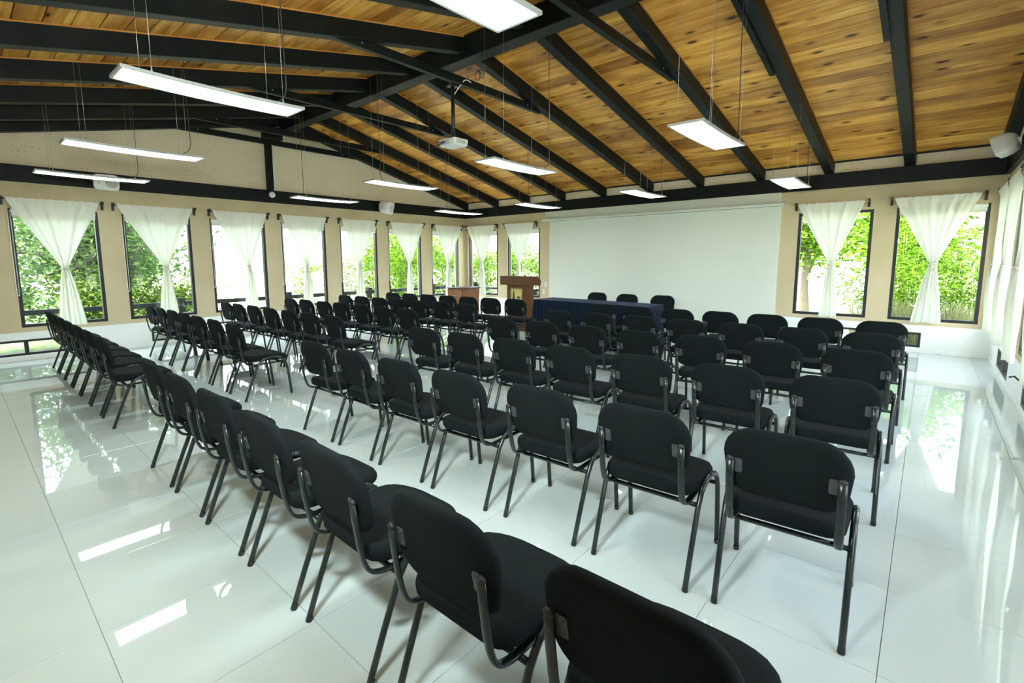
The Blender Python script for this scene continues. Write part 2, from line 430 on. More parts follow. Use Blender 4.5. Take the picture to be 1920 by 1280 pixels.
wn_ = wall('wall_near', fixN, -T, WX+T, winN, [], 'plain beige wall behind the last row of chairs')
# thin skirting ledge at the foot of the white band
for nm, d, side in (('baseboard_left', (0, .012, YN, 0, 0, .055), 'left'), ('baseboard_back', (.012, WX-.012, -.012, 0, 0, .055), 'back'), ('baseboard_right', (WX-.012, WX, YN, 0, 0, .055), 'right')):
    tag(bbox_obj(nm, d, M['white_wall'], bev=.003, seg=1), 'low white skirting along the foot of the %s wall' % side, 'skirting', kind='structure')
# infill between back beam and ceiling, and near wall top
RX = [.14, 1.28, 2.35, 3.43, 4.53, 5.63, 6.67, 7.75, 8.79, 9.83, WX]
RWID = .13
skew = [0, .24, .28, .28, .28, .28, .27, .26, .20, .12, 0]
bm = bmesh.new()
box(bm, 0, WX, YN-T, YN, ZB0, ceil_z(YN)); bm_obj('infill_panel', bm, M['dotted'], wn_)
for i in range(10):
    a = RX[i]; b = RX[i+1]-RWID
    bbox_obj('infill_panel', (a+.006, b-.006, .0, .05, ZB1-.02, 3.062), M['dotted'], wb)
    bbox_obj('batten', (a, b, -.016, .012, 3.052, 3.074), M['black_wood'], wb)
bbox_obj('back_closure', (0, WX, .05, T, ZB0, 3.08), M['stucco'], wb)
# perimeter beams
bbox_obj('beam', (0, WX, -.05, .0, ZB0, ZB1), M['black_wood'], wb, .006, 1)
bbox_obj('beam', (.0, .05, YN, -.05, ZB0, ZB1), M['black_wood'], wl, .006, 1)
bbox_obj('beam', (WX-.05, WX, YN, -.05, ZB0, ZB1), M['black_wood'], wr, .006, 1)
bbox_obj('beam', (.05, WX-.05, YN, YN+.05, ZB0, ZB1), M['black_wood'], wn_, .006, 1)
bbox_obj('post', (.0, .10, -5.60, -5.485, ZB1, 4.10), M['black_wood'], wl, .005, 1)
bbox_obj('corbel', (.0, .20, -5.64, -5.30, 3.87, 4.10), M['black_wood'], wl, .005, 1)

# white projection surface and its upper band
pw = bbox_obj('trim_1', (3.02, 8.05, -.08, 0, 0, 2.40), M['screen_wall'], bev=.004, seg=1)
tag(pw, 'large plain white projection surface built against the back wall', 'panel', kind='structure')
bbox_obj('upper_band', (2.88, 8.035, -.07, 0, 2.455, 2.64), M['screen_wall'], pw, .003, 1)
bm = bmesh.new(); box(bm, 2.83, 8.10, -.145, 0, 2.405, 2.455); bmesh.ops.bevel(bm, geom=bm.edges[:], offset=.008, segments=2, affect='EDGES')
bm_obj('ledge', bm, M['screen_wall'], pw)

# ceiling: planks, rafters, ridge, collar ties
ceiling = bmesh.new()
def slab(bm, y0, y1, t0, t1, x0=-T, x1=WX+T):
    P = []
    for t in (t0, t1):
        for x, y in ((x0, y0), (x1, y0), (x1, y1), (x0, y1)): P.append((x, y, ceil_z(y)+t))
    hexa(bm, P)
slab(ceiling, APEX, .9, .05, .12, -.9, WX+.9); slab(ceiling, YN-.9, APEX, .05, .12, -.9, WX+.9)  # unseen roof deck with wide eaves, added to block sky light
ceiling = bm_obj('ceiling', ceiling, M['roof'])
tag(ceiling, 'pitched ceiling of stained pine planks on black rafters', 'ceiling', kind='structure')
PW = .1955
def planks(y_start, y_end):
    n = int(math.ceil(abs(y_end-y_start)/PW)); s = 1 if y_end > y_start else -1
    for i in range(n):
        ya = y_start + s*PW*i; yb = y_start + s*min(PW*(i+1), abs(y_end-y_start))
        a, b = min(ya, yb)+.0038, max(ya, yb)-.0038
        if b-a < .02: continue
        joints = [-.05]; k = rnd.choice([1, 2, 3])
        while k < 10:
            joints.append(RX[k]-.065 - (skew[k]*min(1, -a/5))); k += rnd.choice([2, 3, 3, 4])
        joints.append(WX+.05)
        for x0, x1 in zip(joints[:-1], joints[1:]):
            bm = bmesh.new(); dz = rnd.uniform(0, .004); tz = rnd.uniform(-.0015, .0015)
            P = []
            for t in (0, .03):
                for x, y, q in ((x0+.001, a, tz), (x1-.001, a, tz), (x1-.001, b, -tz), (x0+.001, b, -tz)): P.append((x, y, ceil_z(y)+t+dz+q))
            hexa(bm, P)
            low = [e for e in bm.edges if all(v.co.z < ceil_z(v.co.y)+.02 for v in e.verts) and abs(e.verts[0].co.x-e.verts[1].co.x) > .1]
            bmesh.ops.bevel(bm, geom=low, offset=.0055, segments=1, affect='EDGES')
            bm_obj('plank', bm, M['plank'], ceiling)
planks(-.0, APEX); planks(APEX, YN)
# rafters
def rafter(x_wall, x_ridge, y0, y1, w, parent, nm='rafter'):
    bm = bmesh.new()
    def ring(x, y, zb):
        return [(x-w, y, zb), (x, y, zb), (x, y, ceil_z(y)-.001), (x-w, y, ceil_z(y)-.001)]
    A = ring(x_wall, y0, raft_z(y0)); B = ring(x_ridge, y1, raft_z(y1))
    va = [bm.verts.new(p) for p in A]; vb = [bm.verts.new(p) for p in B]
    bm.faces.new(va[::-1]); bm.faces.new(vb)
    for k in range(4): bm.faces.new((va[k], va[(k+1) % 4], vb[(k+1) % 4], vb[k]))
    bmesh.ops.recalc_face_normals(bm, faces=bm.faces[:])
    bmesh.ops.bevel(bm, geom=bm.edges[:], offset=.005, segments=1, affect='EDGES')
    o = bm_obj(nm, bm, M['black_wood'], parent)
    # stained edge strip where boards meet the rafter
    bm = bmesh.new(); e = .006; h = .016
    for xa, xb, s in ((x_wall, x_ridge, 1), (x_wall-w, x_ridge-w, -1)):
        P = []
        for zt in (-h, -.0005):
            q = [(xa if s > 0 else xa-e, y0), (xa+e if s > 0 else xa, y0), (xb+e if s > 0 else xb, y1), (xb if s > 0 else xb-e, y1)]
            for x, y in q: P.append((x, y, ceil_z(y)+zt))
        hexa(bm, P)
    bmesh.ops.recalc_face_normals(bm, faces=bm.faces[:])
    bm_obj('edge_strip', bm, M['stain_edge'], o)
    return o
RF = -5.06; RN = -5.27
for i, x in enumerate(RX):
    rafter(x, x-skew[i], .0 if i not in (0, 10) else 0, RF, RWID, ceiling)
    rafter(x-skew[i], x-skew[i], YN, RN, RWID, ceiling)
# sistered pieces under the ridge end of two rafters
for i_, ye in ((8, -3.2), (9, -3.35)):
    bm = bmesh.new(); w = .045; P = []
    xa, xb = RX[i_]-skew[i_]-RWID, RX[i_]-skew[i_]*ye/RF-RWID
    for dz in (-.035, .15):
        for xx, y in ((xa-w, RF), (xa+.012, RF), (xb+.012, ye), (xb-w, ye)): P.append((xx, y, raft_z(y)+dz))
    hexa(bm, P); bmesh.ops.recalc_face_normals(bm, faces=bm.faces[:]); bm_obj('splice_board', bm, M['black_wood'], ceiling)
bbox_obj('ridge_beam', (0, WX, RN, RF, 4.085, 4.385), M['black_wood'], ceiling, .008, 1)
def tie(x, w=.07, x2=None):
    z0, z1 = 3.775, 3.875
    yf = -(z0-2.88)/.255-.02; yn = APEX-(4.193-z0)/.213-.02+.0
    bm = bmesh.new(); box(bm, x-w, x, yn, yf, z0, z1)
    bmesh.ops.bevel(bm, geom=bm.edges[:], offset=.004, segments=1, affect='EDGES')
    t = bm_obj('collar_tie', bm, M['black_wood'], ceiling)
    bm = bmesh.new()
    for y in (yn+.35, yf-.35):
        m0 = Matrix.Translation((x+.002, y, z0+.05)) @ Matrix.Rotation(R(90), 4, 'Y')
        bmesh.ops.create_cone(bm, cap_ends=True, segments=8, radius1=.011, radius2=.009, depth=.012, matrix=m0)
    bm_obj('bolt', bm, M['steel'], t)
for i, x in ((0, .075), (1, 1.28-.24), (3, 3.43-.28), (5, 5.63-.28), (7, 7.75-.26)):
    tie(x if i == 0 else x-.04)

# ------------------------------------------------------------------ windows
def window(n, side, a, b, label, z0=ZS, z1=ZT, bars=0, fw=.045, nm=None):
    """side: L,R,B ; frame set into the wall opening"""
    bm = bmesh.new()
    d0, d1 = (-.09, -.004)
    def bx(u0, u1, w0, w1, e0=d0, e1=d1):
        if side == 'L': box(bm, e0, e1, u0, u1, w0, w1)
        elif side == 'R': box(bm, WX-e1, WX-e0, u0, u1, w0, w1)
        elif side == 'N': box(bm, u0, u1, YN+e0, YN+e1, w0, w1)
        else: box(bm, u0, u1, -e1, -e0, w0, w1)
    bx(a, a+fw, z0, z1); bx(b-fw, b, z0, z1); bx(a+fw, b-fw, z0, z0+fw); bx(a+fw, b-fw, z1-fw, z1)
    cuts = [a] + [a+(b-a)*(k+1)/(bars+1) for k in range(bars)] + [b]
    for c in cuts[1:-1]: bx(c-fw*.7, c+fw*.7, z0+fw, z1-fw)
    w = bm_obj('window_%d' % n, bm, M['frame_black']); tag(w, label, 'window', kind='structure')
    for c0, c1 in zip(cuts[:-1], cuts[1:]):
        bm = bmesh.new(); u0, u1 = c0+fw*.6, c1-fw*.6
        bx(u0, u1, z0+fw*.6, z1-fw*.6, -.052, -.046)
        bm_obj('pane', bm, M['glass'], w)
    return w
wi = 1
for k, (a, b) in enumerate(winL):
    window(wi, 'L', a, b, 'tall black framed window in the left wall, %s from the front corner' % ORD[6-k]); wi += 1
bl = ['tall window in the back wall nearest the left corner', 'tall window in the back wall behind the wooden podium', 'tall back wall window just right of the white projection surface', 'tall back wall window nearest the right corner']
for k, (a, b) in enumerate(winB): window(wi, 'B', a, b, bl[k]); wi += 1
for k, (a, b) in enumerate(winR):
    window(wi, 'R', a, b, 'tall black framed window in the right wall, %s from the front corner' % ORD[6-k]); wi += 1
for k, (a, b) in enumerate(winN): window(wi, 'N', a, b, 'tall window in the near wall behind the camera, %s from the left' % ORD[k]); wi += 1
for k, (a, b) in enumerate(ventL):
    window(wi, 'L', a, b, 'low wide window in the white band of left wall, %s from the front' % ORD[3-k], .08, .315, 1, .035); wi += 1
window(wi, 'B', *ventB[0], 'low wide window in the white band behind the podium', .08, .315, 2, .035); wi += 1
window(wi, 'B', *ventB[1], 'low wide window at the foot of the back wall, right corner', .08, .315, 1, .035); wi += 1
for k, (a, b) in enumerate(ventR):
    w = window(wi, 'R', a, b, 'low window at the foot of the right wall, %s from the corner' % ORD[1-k], .08, .315, 1, .035); wi += 1
    if k == 0:
        tube_obj('crank_handle', [(WX-.0, -3.62, .36), (WX-.06, -3.62, .37), (WX-.09, -3.60, .40), (WX-.12, -3.58, .385)], .008, M['black_metal'], w)

# ------------------------------------------------------------------ curtains
def to_world(side, s, out, z):
    """s along wall, out = distance into the room"""
    return {'L': (out, s, z), 'R': (WX-out, s, z), 'B': (s, -out, z)}[side]
def curtain(side, s0, s1, kn, label, off=.085, zt=2.40, zk=1.38, zb=.485, wb=.30, seed=0, shift=0.0):
    rr = random.Random(seed*13+5)
    root = None
    NU, NV = 72, 46
    width0 = s1-s0; c0 = (s0+s1)/2
    ph = [rr.uniform(0, 6.28) for _ in range(4)]; fr = [rr.uniform(9, 11), rr.uniform(15, 18), rr.uniform(4, 6)]
    verts = []
    for j in range(NV+1):
        t = j/NV; z = zt + (zb-zt)*t; tk = (zt-zk)/(zt-zb)
        if t <= tk:
            q = t/tk; e = q**1.12
            L = s0 + (kn-.034-s0)*e; Rr = s1 + (kn+.034-s1)*e
            L += .05*math.sin(math.pi*q)*width0*.35; Rr -= .05*math.sin(math.pi*q)*width0*.35
            amp = .014 + .015*q**2; 
        else:
            q = (t-tk)/(1-tk); g2 = q**.72
            wbt = wb/2
            L = kn-.034 + (kn+shift-wbt-(kn-.034))*g2; Rr = kn+.034 + (kn+shift+wbt-(kn+.034))*g2
            amp = .024 + .012*math.sin(math.pi*min(1, q*1.3))
        w = Rr-L
        for i in range(NU+1):
            u = i/NU
            uu = u + .012*math.sin(7*u+ph[0])*(1-abs(2*u-1))
            s = L + w*uu
            fold = math.sin(fr[0]*6.28*u*.5+ph[0]) + .6*math.sin(fr[1]*6.28*u*.5+ph[1]+t*2) + .5*math.sin(fr[2]*6.28*u*.5+ph[2]-t)
            o = off + amp*fold*(.75 if t < tk else .8)
            if t > tk: o += .02*math.sin(math.pi*u)*1.0
            if t < .035: o = off + .012 + .003*math.sin(u*95+ph[2])
            zz = z
            if j == NV: zz += .008*math.sin(u*9+ph[3])
            if j == 0: zz += .006 + .004*math.sin(u*60+ph[1])
            if 0 < t < tk: zz += -.05*(math.sin(math.pi*u))*(0) 
            verts.append(to_world(side, s, o, zz))
    faces = [(j*(NU+1)+i, j*(NU+1)+i+1, (j+1)*(NU+1)+i+1, (j+1)*(NU+1)+i) for j in range(NV) for i in range(NU)]
    me = bpy.data.meshes.new('curtain'); me.from_pydata(verts, [], faces); me.update()
    o = link('curtain', me, M['sheer'], smooth=True); tag(o, label, 'curtain', 'knotted sheer curtains')
    # knotted tie: wrapped band
    bm = bmesh.new(); path = []
    for k in range(17):
        a = 2*math.pi*k/16
        s = kn + .040*math.cos(a); ou = off + .036*math.sin(a); path.append(to_world(side, s, ou, zk + .012*math.sin(a+.6)))
    sweep(bm, path, .012, .016, 8, Vector((0, 0, 1)), caps=False); bm_obj('knot', bm, M['sheer'], o)
    bm = bmesh.new(); path = [to_world(side, kn+.01, off+.04, zk-.01), to_world(side, kn-.01, off+.05, zk-.07), to_world(side, kn+.005, off+.045, zk-.15)]
    sweep(bm, catmull(path, 4), [.012]*4+[.014]*4+[.004], [.005]*9, 8, Vector((0, 0, 1)))
    bm_obj('tie_tail', bm, M['sheer'], o)
    # rod with two bracket plates
    ra, rb = s0-.035, s1+.045
    rod = tube_obj('curtain_rod', [to_world(side, ra, off, zt-.012), to_world(side, rb, off, zt-.012)], .008, M['brass'] if side == 'B' else M['dark_trim'], sides=8, ref=Vector((0, 0, 1)))
    tag(rod, 'thin curtain rod above the ' + label.split(', ', 1)[-1] if False else 'curtain rod carrying the ' + label.replace('sheer white knotted ', '').replace('sheer white ', ''), 'curtain rod', 'curtain rods')
    for s in (ra, rb):
        bm = bmesh.new()
        pr = [(0, -.085), (0, .045), (off+.02, .045), (off+.02, .018), (.045, -.01), (.028, -.085)]
        A = [bm.verts.new(to_world(side, s-.016, max(.0005, p[0]), zt-.015+p[1])) for p in pr]
        B = [bm.verts.new(to_world(side, s+.016, max(.0005, p[0]), zt-.015+p[1])) for p in pr]
        bm.faces.new(A); bm.faces.new(B[::-1])
        for k in range(6): bm.faces.new((A[k], B[k], B[(k+1) % 6], A[(k+1) % 6]))
        bmesh.ops.recalc_face_normals(bm, faces=bm.faces[:])
        bm_obj('bracket', bm, M['black_metal'], rod)
    return o
cL = [(-9.359, -8.293, -8.787), (-8.075, -6.975, -7.456), (-6.655, -5.667, -6.072), (-5.367, -4.378, -4.877), (-4.008, -3.099, -3.582), (-2.683, -1.63, -2.11), (-1.24, -.235, -.763)]
for k, (a, b, kn) in enumerate(cL):
    curtain('L', a, b, kn, 'sheer white knotted curtain on the left wall, %s from the front corner' % ORD[6-k], seed=k+1, wb=[.34, .31, .27, .25, .25, .24, .24][k], shift=[.03, .0, .03, .01, 0, 0, 0][k])
lb = ['sheer white knotted curtain on the back wall, nearest the left corner', 'sheer white knotted curtain on the back wall, behind the podium', 'sheer white knotted curtain just right of the projection surface', 'sheer white knotted curtain on the back wall, nearest the right corner']
for k, (a, b, kn, wb_, sh) in enumerate([(.128, 1.20, .719, .25, .02), (1.555, 2.53, 2.03, .24, .02), (8.317, 9.256, 8.852, .26, .0), (9.623, 10.60, 10.143, .36, -.02)]):
    curtain('B', a, b, kn, lb[k], seed=k+11, wb=wb_, shift=sh, off=.085)
for k, c in enumerate((-.84, -1.98, -3.22, -4.5, -5.8, -7.1, -8.4)):
    curtain('R', c-.50, c+.52, c, 'sheer white knotted curtain on the right wall, %s from the front corner' % ORD[k], seed=k+31, wb=.40, off=.10)
# roller blinds with bead chains
def blind(side, a, b, label, chain=True):
    r = bpy.data.objects; bm = bmesh.new()
    P = []
    seg = 12
    for s in (a+.03, b-.03):
        P.append([bm.verts.new(to_world(side, s, -.012+.030*math.cos(2*math.pi*k/seg)*.8+.01, ZT-.028+.030*math.sin(2*math.pi*k/seg))) for k in range(seg)])
    for k in range(seg): bm.faces.new((P[0][k], P[0][(k+1) % seg], P[1][(k+1) % seg], P[1][k]))
    bm.faces.new(P[0]); bm.faces.new(P[1][::-1]); bmesh.ops.recalc_face_normals(bm, faces=bm.faces[:])
    o = bm_obj('roller_blind', bm, M['blind']); tag(o, label, 'blind', 'rolled-up window blinds')
    bm = bmesh.new()
    pts = [to_world(side, s, e, z) for s, e, z in ((a+.035, .006, ZT-.03), (b-.035, .006, ZT-.03), (b-.035, .006, ZT-.115), (a+.035, .006, ZT-.115))]
    pts2 = [to_world(side, s, e, z) for s, e, z in ((a+.035, .003, ZT-.03), (b-.035, .003, ZT-.03), (b-.035, .003, ZT-.115), (a+.035, .003, ZT-.115))]
    hexa(bm, pts+pts2); bmesh.ops.recalc_face_normals(bm, faces=bm.faces[:]); bm_obj('fabric_edge', bm, M['blind'], o)
    bm = bmesh.new(); p0, p1, z0 = to_world(side, a+.04, .01, ZT-.12), to_world(side, b-.04, .01, ZT-.12), 0
    sweep(bm, [p0, p1], .009, .009, 8, Vector((0, 0, 1))); bm_obj('bottom_bar', bm, M['white_plastic'], o)
    if chain:
        s = a+.012
        pts = [to_world(side, s+.008, .02, ZT-.03), to_world(side, s+.006, .02, 1.5), to_world(side, s+.004, .02, 1.02), to_world(side, s-.008, .024, .985), to_world(side, s-.022, .024, 1.02), to_world(side, s-.022, .02, 1.5), to_world(side, s-.020, .02, ZT-.03)]
        tube_obj('bead_chain', catmull(pts, 3), .0035, M['white_plastic'], o, sides=6, ref=Vector((.3, .3, 1)))
for k, (a, b) in enumerate(winL):
    blind('L', a, b, 'rolled white blind atop the left wall window, %s from the front corner' % ORD[6-k], True)
blind('B', *winB[0], 'rolled white blind atop the back wall window at the left corner')
blind('B', *winB[1], 'rolled white blind atop the window behind the podium')
blind('B', *winB[3], 'rolled white blind atop the back wall window at the right corner', False)

# ------------------------------------------------------------------ chairs
def make_chair():
    root = empty('conference_chair')
    # seat pad
    bm = bmesh.new()
    out = rrect(.214, .230, .050, .522, .075, .175)
    def sw(u, v, off):
        z = .430 + off
        f = max(0, (v-.34)/.17); z -= .030*f*f                    # waterfall front
        z -= .010*(1-min(1, abs(u)/.2)**2)*(1 if off > 0 else 0)*.8
        z += .012*max(0, (.16-v)/.1)*(1 if off > 0 else .3)
        return (u, v, z)
    pillow(bm, out, [(0, -.028), (.80, -.028), (.955, -.024), (.99, -.012), (1.0, .004), (.99, .020), (.955, .033), (.87, .040), (.6, .043), (0, .043)], sw)
    bm_obj('seat', bm, M['fabric'], root)
    # backrest
    bm = bmesh.new()
    out = rrect(.214, .223, .522, .816, .085, .122)
    def bw(u, v, off):
        t = (v-.535)/.29 if v > .535 else 0
        y = .038 - .066*t + .010*t*t + off + .32*u*u
        return (u, y, v + .0*off)
    pillow(bm, out, [(0, -.020), (.78, -.020), (.94, -.018), (.985, -.011), (1.0, .0), (.985, .013), (.93, .021), (.8, .026), (.5, .029), (0, .029)], bw)
    b = bm_obj('backrest', bm, M['fabric'], root)
    # legs: rear leg and front leg of each side loop
    prof = [(.0, .004), (.062, .165), (.135, .345), (.185, .412), (.262, .440), (.335, .440), (.405, .410), (.446, .345), (.468, .20), (.488, .004)]
    ap = 5
    for s in (-1, 1):
        pts = [(s*(.227+.010*min(1, p[0]/.3)), p[0], p[1]) for p in prof]
        path = [Vector(pts[0]), Vector(pts[1])] + catmull(pts[2:8], 4) + [Vector(pts[8]), Vector(pts[9])]
        cut = next(i for i, p in enumerate(path) if p.y > .29)
        for seg in (path[:cut+1], path[cut:]):
            bm = bmesh.new(); sweep(bm, seg, .0125, .0125, 10, Vector((1, 0, 0)))
            l = bm_obj('leg', bm, M['tube'], root)
            foot = seg[0] if seg[0].z < .01 else seg[-1]; nx = seg[1] if seg[0].z < .01 else seg[-2]
            dr = (nx-foot).normalized(); bm = bmesh.new()
            sweep(bm, [Vector((foot.x, foot.y, .0)), Vector((foot.x, foot.y, .0))+dr*.004, Vector((foot.x, foot.y, .0))+dr*.024], [.0105, .0134, .0131], None, 10, Vector((1, 0, 0)))
            bm_obj('foot_cap', bm, M['rubber'], l)
    for nm, y, z, h in (('cross_bar', .142, .352, .226), ('cross_bar', .440, .352, .232)):
        tube_obj(nm, [(-h, y, z), (h, y, z)], .011, M['tube'], root, ref=Vector((0, 0, 1)))
    for s in (-1, 1):
        x = s*.190
        pts = [(x, -.016, .674), (x, -.009, .60), (x, .006, .50), (x, .022, .435), (x, .048, .392), (x, .10, .372), (x, .16, .369), (x, .46, .372)]
        path = [Vector(pts[0]), Vector(pts[1])] + catmull(pts[2:7], 4) + [Vector(pts[7])]
        bm = bmesh.new(); sweep(bm, path, .0155, .0085, 12, Vector((1, 0, 0)))
        t = bm_obj('back_tube', bm, M['tube'], root)
        bm = bmesh.new(); d = (Vector(pts[0])-Vector(pts[1])).normalized(); p = Vector(pts[0])
        sweep(bm, [p-d*.004, p+d*.004, p+d*.009, p+d*.0125], [.0160, .0155, .011, .004], [.0092, .0088, .007, .003], 12, Vector((1, 0, 0)))
        bm_obj('tube_cap', bm, M['rubber'], t)
        # bracket plate between tube and back pad
        bm = bmesh.new()
        o2 = rrect(.0165, .0165, -.031, .031, .008, .008, 4)
        tilt = -.20
        for side_ in (0, 1):
            pass
        A = [bm.verts.new((s*(.163+.0)+q[0], .0025 + (q[1])*tilt - .0045, .645+q[1])) for q in o2]
        B = [bm.verts.new((v.co.x, v.co.y+.0045, v.co.z)) for v in A]
        bm.faces.new(A); bm.faces.new(B[::-1]); n = len(A)
        for k in range(n): bm.faces.new((A[k], B[k], B[(k+1) % n], A[(k+1) % n]))
        for dz in (-.02, .02):
            bmesh.ops.create_cone(bm, cap_ends=True, segments=8, radius1=.0045, radius2=.004, depth=.004, matrix=Matrix.Translation((s*.157, -.0035+dz*tilt, .645+dz)) @ Matrix.Rotation(R(90), 4, 'X'))
        bmesh.ops.recalc_face_normals(bm, faces=bm.faces[:])
        bm_obj('bracket_plate', bm, M['plate'], t)
    return root
chair0 = make_chair(); index_children(); used = [False]
def place_chair(x, y, yaw, label, group):
    c = copy_tree(chair0) if used[0] else chair0
    used[0] = True
    c.location = (x, y, 0); c.rotation_euler = (0, 0, R(yaw)); tag(c, label, 'chair', group)
    return c
rowname = ['back row', 'second row from the back', 'third row from the back', 'third row', 'second row', 'front row']
rightX = [[9.70, 9.122, 8.52, 7.952, 7.374, 6.805, 6.235], [9.745, 9.17, 8.60, 8.009, 7.435, 6.87, 6.311], [9.758, 9.19, 8.628, 8.053, 7.49, 6.93, 6.37],
          [9.758, 9.201, 8.644, 8.09, 7.54, 6.975, 6.42], [9.768, 9.225, 8.68, 8.13, 7.57, 7.01, 6.46], [9.778, 9.23, 8.691, 8.155, 7.62, 7.07, 6.53]]
rightY = [[-9.121, -9.14, -9.135, -9.14, -9.14, -9.14, -9.14], [-7.90, -7.94, -7.965, -8.01, -8.02, -8.025, -8.03], [-6.714, -6.755, -6.81, -6.835, -6.854, -6.89, -6.912],
          [-5.604, -5.627, -5.66, -5.72, -5.733, -5.745, -5.78], [-4.538, -4.55, -4.57, -4.60, -4.60, -4.636, -4.675], [-3.48, -3.505, -3.513, -3.53, -3.573, -3.60, -3.604]]
ryaw = [[0, 0, -1, 0, 1, .5, 0], [4, 3, 2.3, 2.5, 2, -1, 1], [5, 3.5, 4, 3, 4, 2, 3], [1, 2, 3.5, 4, 2, 3, 2], [3, 3, 4, 3, 2, 2, 1], [2, 1, 2, 1, 2, 2, 2]]
rows = ['back row', 'fifth row', 'fourth row', 'third row', 'second row', 'front row']
for r in range(6):
    for i in range(7):
        n = 6-i
        lab = 'black padded chair, %s from the centre aisle in the right block, %s' % (ORD[n], rows[r])
        place_chair(rightX[r][i], rightY[r][i], ryaw[r][i], lab, 'conference chairs in the right block')
leftX = [[4.545, 3.975, 3.415, 2.87, 2.31, 1.80, 1.24], [4.58, 4.0, 3.445, 2.895, 2.385, 1.83, 1.315], [4.69, 4.14, 3.67, 3.15, 2.58, 2.03, 1.62],
         [4.775, 4.245, 3.71, 3.15, 2.68, 2.16, 1.68], [4.80, 4.265, 3.77, 3.27, 2.75, 2.22, 1.72], [4.875, 4.38, 3.87, 3.37, 2.86, 2.36, 1.86]]
leftY = [[-9.14]*7, [-8.03, -8.02, -8.02, -8.01, -8.01, -8.01, -8.02], [-6.925, -6.955, -7.0, -7.02, -7.02, -7.03, -7.06], [-5.87, -5.89, -5.90, -5.92, -5.95, -5.99, -6.03],
         [-4.765, -4.79, -4.84, -4.88, -4.92, -4.94, -4.98], [-3.665, -3.75, -3.79, -3.84, -3.88, -3.93, -3.97]]
lyaw = [0, 0, 1, 2, 3, 4]
for r in range(6):
    for i in range(7):
        lab = 'black padded chair, %s from the centre aisle in the left block, %s' % (ORD[i], rows[r])
        place_chair(leftX[r][i], leftY[r][i], lyaw[r]+rnd.uniform(-1, 1), lab, 'conference chairs in the left block')
for x, y, yw, lab in ((5.16, -1.40, 176, 'black chair behind the navy table, farthest left of three'), (5.84, -1.46, 180, 'black chair behind the navy table, middle of three'), (6.50, -1.38, 184, 'black chair behind the navy table, farthest right of three')):
    place_chair(x, y, yw, lab, 'chairs behind the head table')

# ------------------------------------------------------------------ suspended light panels
def make_light():
    root = empty('pendant_light_panel')
    w, l, h = .15, .60, .010; fr = .017
    def sag(y): return -.010*(1-(y/l)**2)
    bm = bmesh.new(); NS = 10
    ysn = [-l + 2*l*k/NS for k in range(NS+1)]
    for x0, x1 in ((-w, -w+fr), (w-fr, w)):
        for a, b in zip(ysn[:-1], ysn[1:]):
            hexa(bm, [(x0, a, -h+sag(a)), (x1, a, -h+sag(a)), (x1, b, -h+sag(b)), (x0, b, -h+sag(b)), (x0, a, h+sag(a)), (x1, a, h+sag(a)), (x1, b, h+sag(b)), (x0, b, h+sag(b))])
    for a, b in ((-l, -l+fr), (l-fr, l)): box(bm, -w+fr, w-fr, a, b, -h+sag(l), h+sag(l))
    bmesh.ops.remove_doubles(bm, verts=bm.verts[:], dist=1e-5)
    bm_obj('frame', bm, M['alu'], root)
    bm = bmesh.new(); g0, g1 = [], []
    for y in ysn:
        yy = max(-l+fr, min(l-fr, y))
        g0.append((bm.verts.new((-w+fr, yy, -h+.003+sag(y))), bm.verts.new((w-fr, yy, -h+.003+sag(y)))))
        g1.append((bm.verts.new((-w+fr, yy, h-.002+sag(y))), bm.verts.new((w-fr, yy, h-.002+sag(y)))))
    for a, b in zip(g0[:-1], g0[1:]): bm.faces.new((a[0], b[0], b[1], a[1])).material_index = 0
    d = bm_obj('diffuser', bm.copy() if False else bm, [M['panel'], M['alu']], root)
    bm = bmesh.new(); q = []
    for y in ysn:
        yy = max(-l+fr, min(l-fr, y)); q.append((bm.verts.new((-w+fr, yy, -h+.005+sag(y))), bm.verts.new((w-fr, yy, -h+.005+sag(y))), bm.verts.new((w-fr, yy, h-.001+sag(y))), bm.verts.new((-w+fr, yy, h-.001+sag(y)))))
    for a, b in zip(q[:-1], q[1:]):
        for k in range(4): bm.faces.new((a[k], a[(k+1) % 4], b[(k+1) % 4], b[k]))
    bmesh.ops.recalc_face_normals(bm, faces=bm.faces[:])
    bm_obj('back_plate', bm, M['alu'], root)
    return root
LIGHTS = [('A', 6.09, -8.56, 2.70, 'over the back rows, second of four from the right'), ('B', 3.75, -8.55, 2.64, 'over the back rows, third of four from the right'), ('C', 1.55, -8.56, 2.62, 'over the back rows, nearest the left wall'),
          ('D', 8.40, -8.48, 2.72, 'over the back rows, nearest the camera'), ('K', 8.51, -5.25, 2.60, 'in the middle line, nearest the right wall'), ('H', 6.35, -5.37, 2.58, 'in the middle line, right of the projector'),
          ('E', 3.97, -5.26, 2.62, 'in the middle line, left of the projector'), ('G', 1.77, -5.31, 2.58, 'in the middle line, nearest the left wall'), ('L', 8.55, -1.95, 2.54, 'near the back wall, right of the projection surface'),
          ('J', 6.37, -2.03, 2.58, 'near the back wall, over the projection surface\'s middle'), ('I', 4.12, -2.0, 2.55, 'near the back wall, over the navy table\'s left end'), ('F', 2.25, -2.40, 2.515, 'near the back wall, nearest the left corner')]
light0 = make_light(); index_children(); first = True
